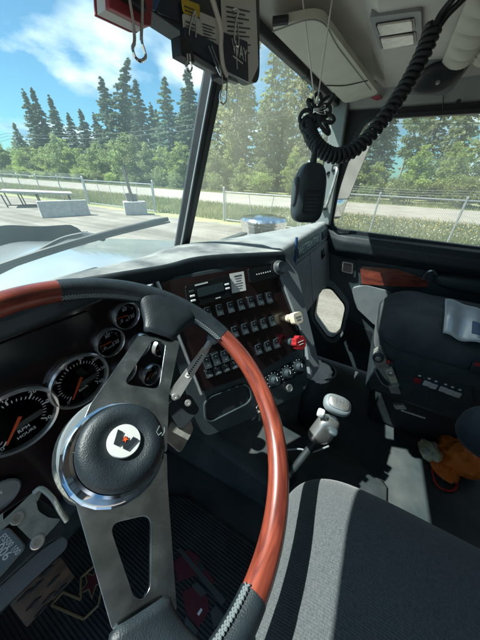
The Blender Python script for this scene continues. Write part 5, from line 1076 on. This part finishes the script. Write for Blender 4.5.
for k, (x_, y_, c_) in enumerate(((417, 378.5, 'red_plastic'), (426.3, 381.3, 'white_plastic'), (433, 384, 'white_plastic'), (442.3, 387, 'white_plastic'), (449, 389.7, 'white_plastic'), (456.2, 392.3, 'white_plastic'))):
    q = fS.uv(x_, y_); f = fS.sub(q[0], q[1], 0.010); m_ = MB(); m_.box(f, 0, 0, 0.021, 0.021, 0, 0.006); m_.build('button', c_, ps, bev=0.002)
    m_ = MB(); m_.box(f, 0, 0.022, 0.008, 0.006, 0, 0.0006); m_.build('button_symbol', 'dial_white', ps)
# seat-front hardware
hw = [fS.uv(*q) for q in ((373, 352), (381, 347), (388, 362), (400, 384), (396, 388), (384, 376), (374, 362))]
m_ = MB(); m_.prism(fS, roundpoly(hw, 0.008), -0.02, 0.012); m_.build('side_bracket', 'cast', ps, bev=0.003)
q = fS.uv(378.5, 355); f = fS.sub(q[0], q[1], 0.012); m_ = MB(); m_.lathe(f, [(0.019, 0), (0.019, 0.012), (0.013, 0.016), (0.006, 0.017), (0, 0.014)], 22); m_.build('recline_knob', 'dash_black', ps)
m_ = MB(); m_.lathe(f, [(0.011, 0.016), (0.010, 0.019), (0, 0.020)], 18); m_.build('knob_cap', 'satin', ps)
q = fS.uv(388.5, 360); m_ = MB(); m_.superq(fS.p(q[0], q[1], 0.014), (0.008, 0.008, 0.008), e=0.8, nu=12, nv=8); m_.build('release_button', 'red_plastic', ps)
for qq, c_ in (([(385, 368), (392, 366), (398, 380), (391, 381)], 'cream'), ([(388, 384), (398, 384), (401, 392), (391, 391)], 'satin'), ([(393, 403), (404, 403), (407, 407), (396, 407)], 'satin')):
    m_ = MB(); m_.prism(fS, roundpoly([fS.uv(*k) for k in qq], 0.004), 0.0, 0.014); m_.build('slide_lever', c_, ps, bev=0.002)
q = fS.uv(391, 371); m_ = MB(); m_.lathe(fS.sub(q[0], q[1], 0.014), [(0.010, 0), (0.010, 0.008), (0.007, 0.010), (0, 0.010)], 16); m_.build('lever_bolt', 'satin', ps)
m_ = MB(); m_.tube(curve([fS.p(*fS.uv(374, 367), 0.01), fS.p(*fS.uv(382, 380), 0.018), fS.p(*fS.uv(392, 386), 0.014)], 14), 0.003, 6); m_.build('cable', 'satin', ps)
m_ = MB(); m_.tube([fS.p(*fS.uv(401, 409), 0.005), fS.p(*fS.uv(425, 417), 0.005)], 0.004, 6); m_.build('slide_rail', 'satin', ps)
bl = thing('seat_belt_latch', 'red button of the seat belt latch at the passenger seat edge', 'belt latch', fS.p(*fS.uv(477, 364), 0.0))
f = Fr(fS.p(*fS.uv(477, 361), 0.020), (0, -1, 0.05), (-1, 0, 0.3)); m_ = MB(); m_.box(f, 0.010, -0.012, 0.05, 0.035, -0.02, 0.0); m_.build('buckle', 'rubber', bl, bev=0.004); m_ = MB(); m_.box(f, 0.006, 0.0, 0.034, 0.012, 0.0, 0.005); m_.build('release', 'red_plastic', bl, bev=0.002)
# plastic document sleeve on the passenger seat
dsv = thing('document_sleeve', 'clear plastic document sleeve lying on the passenger seat', 'sleeve', onz(465, 320, 0.685))
qs = [onz(444.5, 300, 0.686), onz(492, 316, 0.686), onz(490, 346, 0.686), onz(442.5, 333, 0.686)]
def slv(a, b):
    p = qs[0].lerp(qs[1], a).lerp(qs[3].lerp(qs[2], a), b); return V((p.x, p.y, 0.690+0.006*math.sin(a*4+b*3)+0.004*math.sin(a*11)))
m_ = MB(); m_.slab(slv, 16, 12, (0, 0, -0.004)); m_.build('sheet', 'sleeve', dsv, smooth=60)
m_ = MB()
for (a0, a1, b0, b1) in ((0.0, 1.0, 0.0, 0.05), (0.0, 1.0, 0.95, 1.0), (0.0, 0.04, 0.0, 1.0)): m_.slab(lambda a, b: slv(a0+(a1-a0)*a, b0+(b1-b0)*b)+V((0, 0, 0.0025)), 14, 3, (0, 0, -0.002))
m_.build('welded_edge', 'white_plastic', dsv)
m_ = MB(); m_.slab(lambda a, b: slv(0.62+0.3*a, 0.45+0.35*b)+V((0, 0, 0.0022)), 6, 6, (0, 0, -0.0015)); m_.build('blue_slip', 'blue_card', dsv)
# orange bag with a red draw cord
OB = onz(459, 452, 0.07)
ob = thing('orange_bag', 'crumpled orange cloth bag on the floor behind the passenger seat', 'bag', V((OB.x, OB.y, 0)))
from mathutils import noise as nz
def crump(c, r, seed, e=0.8, amp=0.55):      # soft crumpled cloth: broad folds with sharp creases
    c = V(c); off = V((seed*3.7, seed*1.3, seed*2.1))
    def fn(P, x, y, z):
        d = P-c; q = V((d.x/r[0], d.y/r[1], d.z/r[2])).normalized()
        k = amp*(0.6*nz.noise(q*1.3+off)+0.5*(0.5-abs(nz.noise(q*2.6+off))) - 0.22*abs(nz.noise(q*5+off)))
        return c+d*(1+k)
    mb = MB(); mb.superq(c, r, e=e, nu=64, nv=40, crown=fn); mb.v = [(a, b, max(c_, 0.003)) for a, b, c_ in mb.v]; return mb
crump((0.318, 0.058, 0.355), (0.060, 0.046, 0.014), 21, amp=0.8).build('paper_liner', 'tissue', bn, smooth=70)
crump((OB.x+0.0, OB.y-0.01, 0.06), (0.085, 0.075, 0.062), 5).build('cloth', 'orange_cloth', ob, smooth=70)
P = onz(443, 465, 0.02); crump((P.x, P.y, 0.022), (0.055, 0.05, 0.022), 8).build('flap', 'orange_cloth', ob, smooth=70)
P = onz(431, 450, 0.04); wr = crump((P.x, P.y, 0.03), (0.05, 0.04, 0.032), 11).build('crumpled_wrapper', 'yellow_cloth', None, smooth=70); tag(wr, 'crumpled pale yellow and white wrapper beside the orange bag', 'wrapper')
cdp = [onz(x_, y_, 0.008) for x_, y_ in ((418, 439), (424, 452), (432, 461), (432.5, 472), (437, 485), (448, 491), (456, 488), (456.5, 477), (449, 469), (440, 463))]
m_ = MB(); m_.tube(curve(cdp, 60), 0.0042, 8); m_.build('draw_cord', 'cord_red', ob)

# ================================================================== VISORS AND WHAT HANGS ON THEM
pvq = [V((0.10, 0.342, 1.402)), V((0.10, 0.222, 1.425)), V((0.735, 0.150, 1.402)), V((0.80, 0.282, 1.385))]
pv = thing('passenger_sun_visor', 'pale folded-up sun visor over the passenger windshield', 'sun visor', (0.45, 0.26, 1.40))
fV = Fr(pvq[0], pvq[3]-pvq[0], (pvq[3]-pvq[0]).cross(pvq[1]-pvq[0]))
if fV.n.z > 0: fV = Fr(pvq[0], pvq[3]-pvq[0], -((pvq[3]-pvq[0]).cross(pvq[1]-pvq[0])))
vq = [fV.uv(*q) for q in ((268, 27), (321, 16), (379, 94), (345, 104))]
m_ = MB(); m_.prism(fV, roundpoly(vq, 0.035, 6), -0.016, 0.0); pvp = m_.build('panel', 'visor_pale', pv, bev=0.006, seg=3)
m_ = MB(); pth = [fV.p(*fV.uv(*q), 0.001) for q in ((272, 31), (318, 20), (340, 50), (371, 90))]; m_.tube(curve(pth, 30), 0.0012, 5); m_.build('piping', 'rail_grey', pvp)
m_ = MB(); m_.tube(curve([fV.p(*fV.uv(*q), 0.0015) for q in ((326, 85), (345, 85), (368, 80))], 12), 0.0014, 5); m_.build('strap_line', 'rubber', pvp)
m_ = MB(); m_.tube([fV.p(*fV.uv(273, 24), -0.004), fV.p(*fV.uv(288, 22), -0.004)], 0.008, 8); m_.build('hinge', 'rubber', pv)
m_ = MB(); c_ = [fV.uv(*q) for q in ((371, 97), (380, 94), (386, 104), (377, 99.5))]; m_.prism(fV, c_, 0.001, 0.004); m_.build('warning_tag', 'red_book', pv)
# driver's visor: a dark slab hung below the header, turned into a noticeboard
VY = 0.262
fR = Fr((0, VY, 1.30), (1, 0, 0), (0, -1, 0.10))
dv = thing('driver_sun_visor', 'dark driver sun visor crammed with clipped cards and papers', 'sun visor', (-0.35, VY, 1.32))
b0, b1, b2 = fR.uv(95, 1), fR.uv(260, 87), fR.uv(266, 30)
zb = b1[1]; vis = [(-0.80, zb), (b1[0], zb), (b1[0]+0.004, 0.125), (-0.80, 0.125)]
m_ = MB(); m_.prism(fR, roundpoly(vis, 0.03, 6), -0.022, 0.0); m_.build('panel', 'visor_dark', dv, bev=0.006, seg=3)
m_ = MB(); m_.tube([(-0.55, VY+0.012, 1.43), (b1[0]-0.03, VY+0.012, 1.43)], 0.008, 8); m_.build('pivot_rod', 'rubber', dv)
for x_ in (-0.5, b1[0]-0.05): m_ = MB(); m_.cuboid(x_-0.02, x_+0.02, VY-0.005, VY+0.03, 1.415, 1.455); m_.build('bracket', 'rubber', dv, bev=0.004)
def card(name, quad, h, m, label, cat, th=0.001, r=0.003, group='cards and papers clipped to the driver visor'):
    p = [fR.uv(*q, h) for q in quad]; mb = MB(); mb.prism(fR, roundpoly(p, r), h, h+th); return tag(mb.build(name, m, None), label, cat, group)
def lines(parent, A, B, C, n, h, m='ink', wfrac=(0.9, 0.7, 0.85, 0.6)):
    mb = MB(); a, b, c = fR.uv(*A, h), fR.uv(*B, h), fR.uv(*C, h); ra = math.atan2(b[1]-a[1], b[0]-a[0]); L = math.dist(a, b)
    for k in range(n):
        t = (k+0.5)/n; w_ = L*wfrac[k % len(wfrac)]; o_ = lerp2(a, c, t); mb.box(fR, o_[0]+math.cos(ra)*w_/2, o_[1]+math.sin(ra)*w_/2, w_, math.dist(a, c)/n*0.30, h, h+0.0003, rot=ra)
    o = mb.build('printed_lines', m, parent); return o
sh = card('paper_sheet', ((220, -12), (255, -4), (258, 66), (250, 84), (224, 70)), 0.002, 'paper', 'white printed sheet under the dark card near the right visor edge', 'paper')
lines(sh, (226, 4), (252, 10), (229, 60), 12, 0.0034)
nc = card('dark_card', ((222, 32), (247, 42), (248, 82), (225, 71)), 0.0045, 'navy_card', 'dark card with white lettering at the right end of the visor', 'card')
m_ = MB(); c_ = fR.uv(240, 52, 0.006); text_into(m_, fR, 'WAY', 0.020, c_[0], c_[1], 0.0061, rot=0.03); c_ = fR.uv(238, 60, 0.006); m_.box(fR, c_[0], c_[1], 0.030, 0.0015, 0.0061, 0.0064); m_.box(fR, c_[0]-0.004, c_[1]+0.004, 0.0015, 0.030, 0.0061, 0.0064); m_.build('card_lettering', 'dial_white', nc)
wc = card('paper_note', ((199, 12), (218, 20), (221, 49), (202, 42)), 0.004, 'paper', 'white note with small print beside the yellow card on the visor', 'paper')
lines(wc, (202, 22), (216, 27), (204, 41), 6, 0.0054)
yc = card('yellow_card', ((181, -2), (199, 5), (199.5, 18), (183, 13)), 0.006, 'yellow_card', 'yellow card clipped to the driver visor', 'card'); lines(yc, (184, 4), (196, 9), (185, 12), 2, 0.0074)
wc2 = card('paper_note', ((182, 13.5), (199, 19), (203, 45), (184, 38)), 0.0048, 'paper', 'white note hanging directly below the yellow card', 'paper'); lines(wc2, (185, 19), (197, 24), (187, 36), 4, 0.0062)
card('black_wallet', ((180, 28), (203, 40), (224, 52), (225, 73), (180, 47)), 0.0075, 'navy_card', 'black wallet tucked along the lower edge of the visor', 'wallet', th=0.006)
bk = card('blue_card', ((152, -4), (160, -1), (155, 12), (150, 8)), 0.003, 'blue_card', 'small blue and white card on the visor beside the red booklet', 'card')
card('dark_folder', ((152, -8), (180, 2), (180, 22), (157, 13)), 0.0015, 'navy_card', 'dark folder between the red booklet and the yellow card', 'folder', th=0.0012)
rbq = [fR.uv(*q) for q in ((104, -12), (150, -12), (147, 28), (140, 27), (105, 9.5))]
e = thing('red_booklet', 'red booklet sticking out below the driver visor', 'booklet', fR.p(*rbq[3], 0.01), 'cards and papers clipped to the driver visor')
m_ = MB(); m_.prism(fR, rbq, 0.0, 0.006); m_.build('cover', 'red_book', e, bev=0.001); m_ = MB(); m_.prism(fR, scalepoly(rbq, 0.97), -0.012, -0.0005); m_.build('pages', 'paper', e); m_ = MB(); m_.prism(fR, rbq, -0.016, -0.0125); m_.build('cover', 'red_book', e, bev=0.001)
gc_ = [fR.uv(*q, 0.008) for q in ((179, 47), (187, 51), (222, 73), (235, 79), (238, 84), (225, 79), (200, 66), (180, 53))]
m_ = MB(); m_.prism(fR, gc_, 0.002, 0.011); tag(m_.build('clip_strip', 'grey_plastic', None, bev=0.001), 'grey plastic edge strip along the bottom of the driver visor', 'strip', 'cards and papers clipped to the driver visor')
# binder clips: wire loops and spring body
def binder(pts_top, loop, label, h=0.014, r=0.0011, body=True):
    e = thing('binder_clip', label, 'binder clip', fR.p(*fR.uv(*pts_top[0], h), h), 'binder clips on the driver visor')
    m_ = MB(); m_.tube(curve([fR.p(*fR.uv(*q, h), h) for q in loop], 50), r, 7); m_.build('wire_handle', 'chrome', e)
    if body:
        q = fR.uv(*pts_top[0], h); fb_ = fR.sub(q[0], q[1], 0); m_ = MB(); m_.prism(fb_, [(-0.012, -0.004), (0.012, -0.004), (0.010, 0.012), (-0.010, 0.012)], 0.0, h); m_.build('spring_body', 'rubber', e, bev=0.001)
    return e
binder([(136, -3)], [(128, -8), (131, 10), (134, 30), (134.5, 42), (132.5, 48), (135, 57), (141, 61), (145.5, 57), (144, 50), (141.5, 40), (142, 20), (142, -8)], 'long wire clip loop hanging over the red booklet', r=0.0015)
binder([(188, 54)], [(187, 54), (187.5, 60), (185.5, 65), (187, 70.5), (190, 71.5), (192, 68), (190.5, 62), (189.5, 54)], 'small wire clip loop just left of the centre pillar top')
binder([(224, 76)], [(222, 76), (222, 86), (220, 96), (220.5, 102), (223.5, 104), (226, 101), (226.5, 92), (227.5, 78)], 'wire clip loop hanging right of the centre pillar top')
binder([(236, 30)], [(234, 14), (233, 10.5), (236, 9), (238.5, 11), (237.5, 15), (235.5, 24), (234.5, 42), (238.5, 46), (238, 30), (236.5, 16)], 'wire clip pinning the printed sheet on the visor', h=0.012, body=False)
binder([(194, 26)], [(189, 36), (189.5, 28), (193.5, 13), (195.5, 14), (196, 26), (195.5, 38)], 'wire clip over the note under the yellow card', h=0.014, body=False)
binder([(215, 60)], [(208, 46), (213, 58), (219, 72), (222, 76), (219, 66), (211, 46)], 'wire clip lying across the black wallet', h=0.0165, body=False)
m_ = MB(); m_.tube(curve([fR.p(*fR.uv(*q, 0.016), 0.016) for q in ((210, -8), (217, 14), (221, 30), (221, 48), (223, 66), (227, 76))], 40), 0.003, 7); tag(m_.build('elastic_band', 'elastic', None), 'white elastic band stretched down over the visor papers', 'band')
# ================================================================== CB MICROPHONE
mc = thing('radio_microphone', 'black handheld radio microphone hanging in front of the windshield', 'microphone', at(308, 192, 0.60))
MF = Fr(at(308.5, 194, 0.60), (0.62, -0.78, 0), (-0.78, -0.62, 0.05))
m_ = MB(); m_.superq((0, 0, 0), (0.040, 0.066, 0.022), e=0.5, nu=40, nv=26)
def mic(q):
    x_, y_, z_ = q; k = 1-0.28*max(0, (y_+0.0)/0.066)**2 ; return tuple(MF.p(x_*k, y_, z_*(1+0.25*max(0, -y_/0.066))))
m_.v = [mic(q) for q in m_.v]; m_.build('body', 'dash_black', mc, smooth=70)
m_ = MB(); m_.superq((0, 0, 0), (0.0085, 0.032, 0.012), e=0.5); m_.v = [tuple(MF.p(-0.036+q[0], 0.004+q[1], 0.006+q[2])) for q in m_.v]; m_.build('talk_button', 'dark_grey', mc, smooth=70)
m_ = MB(); m_.prism(MF, rrect(0.046, 0.052, 0.012, cy=-0.018), 0.020, 0.0255); m_.build('speaker_face', 'rubber', mc, bev=0.002)
m_ = MB()
for i in range(5): m_.box(MF, 0, -0.034+0.008*i, 0.030, 0.0025, 0.0256, 0.0266)
m_.build('speaker_slots', 'dark_grey', mc)
mt_ = MF.p(0, 0.062, 0); ct = at(316, 112, 0.60)
m_ = MB(); m_.tube([MF.p(0, 0.058, 0), MF.p(0.001, 0.075, 0), MF.p(0.001, 0.095, 0)], [0.009, 0.0075, 0.005], 12); m_.build('strain_relief', 'rubber', mc)
m_ = MB(); m_.tube(curve([MF.p(0.001, 0.093, 0), at(316, 140, 0.60), ct], 10), 0.0036, 8); m_.build('cable', 'rubber', mc)
# coiled cord: from the roof, sagging, up to the clip
cdw = thing('coiled_cord', 'thick black coiled cord looping from the ceiling to the microphone', 'cord', at(432, 30, 0.55))
path = curve([at(434, 26, 0.50), at(420, 60, 0.53), at(402, 92, 0.56), at(381, 122, 0.58), at(358, 147, 0.60), at(337, 156, 0.60), at(322, 150, 0.60), at(312, 138, 0.605), at(308, 122, 0.61)], 400)
turns = 37; m_ = MB(); pts = []
up = V((0, 0, 1))
for i in range(len(path)):
    a = path[max(0, i-1)]; b = path[min(len(path)-1, i+1)]; d = (b-a).normalized(); x_ = up.cross(d).normalized(); y_ = d.cross(x_)
    t = 2*math.pi*turns*i/(len(path)-1); pts.append(path[i]+(x_*math.cos(t)+y_*math.sin(t))*0.0135)
m_.tube(pts, 0.0056, 7); m_.build('coil', 'rubber', cdw, smooth=70)
m_ = MB()
for k in range(8):   # the gathered loops at the clip
    a = -0.5+k*0.62; c0 = at(316, 113, 0.60); u1 = (cR*math.sin(a)+cU*math.cos(a)); w1 = (cR*math.cos(a)-cU*math.sin(a))*0.010-cF*0.006*((k % 3)-1)
    L_ = 0.030+0.010*(k % 3); m_.tube(curve([c0, c0+u1*L_*0.6+w1, c0+u1*L_*1.15+w1*0.6, c0+u1*L_*1.15-w1*0.6, c0+u1*L_*0.6-w1, c0], 18), 0.0045, 7)
for k in range(5):
    c0 = at(306+k*1.5, 118+k*5, 0.605); m_.tube([c0+cR*0.016*math.cos(t)+cU*0.013*math.sin(t)-cF*0.008*math.sin(t+k) for t in [2*math.pi*i/18 for i in range(19)]], 0.0048, 7)
m_.build('gathered_loops', 'rubber', cdw, smooth=70)
for dx_ in (0, 10):
    m_ = MB(); m_.tube(curve([at(434+dx_*0.4, 28, 0.50), at(441+dx_*0.7, 14, 0.49), at(452+dx_, 0, 0.47), at(462+dx_*1.4, -16, 0.45)], 16), 0.0062, 10); m_.build('straight_cable', 'rubber', cdw)
bc = thing('binder_clip', 'small chrome binder clip gathering the coiled cord above the microphone', 'binder clip', ct, 'binder clips'); fB = Fr(at(316, 111, 0.575), cR, -cF)
m_ = MB(); m_.box(fB, 0, 0, 0.013, 0.010, -0.006, 0.004); m_.build('spring_body', 'chrome', bc, bev=0.002)
for s_ in (-1, 1):
    m_ = MB(); m_.tube(curve([fB.p(0.002*s_, -0.003, 0.004), fB.p(0.012, -0.001+0.006*s_, 0.006), fB.p(0.019, 0.002+0.008*s_, 0.005), fB.p(0.020, -0.003+0.008*s_, 0.004), fB.p(0.011, -0.005+0.006*s_, 0.004), fB.p(0.002*s_, -0.004, 0.003)], 24), 0.0011, 6); m_.build('wire_handle', 'chrome', bc)
for k, (a, b) in enumerate((((301, -14), (315, 104)), ((334, -14), (317, 104)))):
    m_ = MB(); m_.tube([at(*a, 0.50), at(*a, 0.50).lerp(at(*b, 0.597), 0.5), at(*b, 0.597)], 0.0016, 7); tag(m_.build('hanging_string', 'elastic', None), ('left' if k == 0 else 'right')+' one of the two thin strings holding up the microphone', 'string', 'strings holding the microphone')
# black holder on the roof corner
rh = thing('roof_speaker', 'black oval speaker box on the roof edge above the door', 'speaker', at(438, 76, 0.80)); fH = Fr(at(437, 77, 0.80), (0.35, -0.93, 0), (-0.62, -0.2, -0.76))
m_ = MB(); m_.prism(fH, rrect(0.15, 0.115, 0.03), -0.05, 0.0); m_.build('bracket', 'grey_plastic', rh, bev=0.006)
m_ = MB(); m_.superq((0, 0, 0), (0.066, 0.046, 0.022), e=0.75); m_.v = [tuple(fH.p(q[0]*0.95+q[1]*0.2, q[1], q[2]+0.004)) for q in m_.v]; m_.build('housing', 'rubber', rh, smooth=80)
m_ = MB(); m_.lathe(fH.sub(0.0, 0.004), [(0.007, 0.022), (0.006, 0.030), (0, 0.031)], 14); m_.build('thumb_screw', 'satin', rh)
# keys in the ignition
ky = thing('key_ring', 'bunch of keys hanging from the lower centre dash', 'keys', at(257, 408, 0.62)); P = CP.p(*CP.uv(259, 405), 0.006)
m_ = MB(); fk = Fr(P, (0.6, -0.8, 0), (-0.8, -0.6, 0.1)); m_.tube([fk.p(0.011*math.cos(t), 0.011*math.sin(t)-0.008, 0) for t in [2*math.pi*i/20 for i in range(20)]], 0.0012, 6, closed=True); m_.build('ring', 'chrome', ky)
for k in range(3):
    f = Fr(fk.p(-0.004+0.004*k, -0.022, 0.002*k), fk.u*math.cos(0.5*(k-1))+fk.v*math.sin(0.5*(k-1)), fk.n); m_ = MB(); m_.prism(f, [(-0.008, 0.006), (0.008, 0.006), (0.009, -0.006), (0.003, -0.012), (0.003, -0.032), (-0.003, -0.034), (-0.003, -0.012), (-0.009, -0.006)], -0.001, 0.001); m_.build('key', 'satin', ky)
m_ = MB(); P2 = GP.p(*GP.uv(291.3, 252), 0.012); m_.tube([P2+V((0, 0, 0.05)), P2-V((0, 0.01, 0.06))], 0.005, 10)
pe = thing('blue_pen', 'blue pen clipped at the left edge of the glove panel', 'pen', P2-V((0, 0, 0.06))); m_.build('barrel', 'blue_card', pe); m_ = MB(); m_.tube([P2-V((0, 0.01, 0.06)), P2-V((0, 0.013, 0.075))], [0.0045, 0.001], 8); m_.build('point', 'dark_grey', pe)
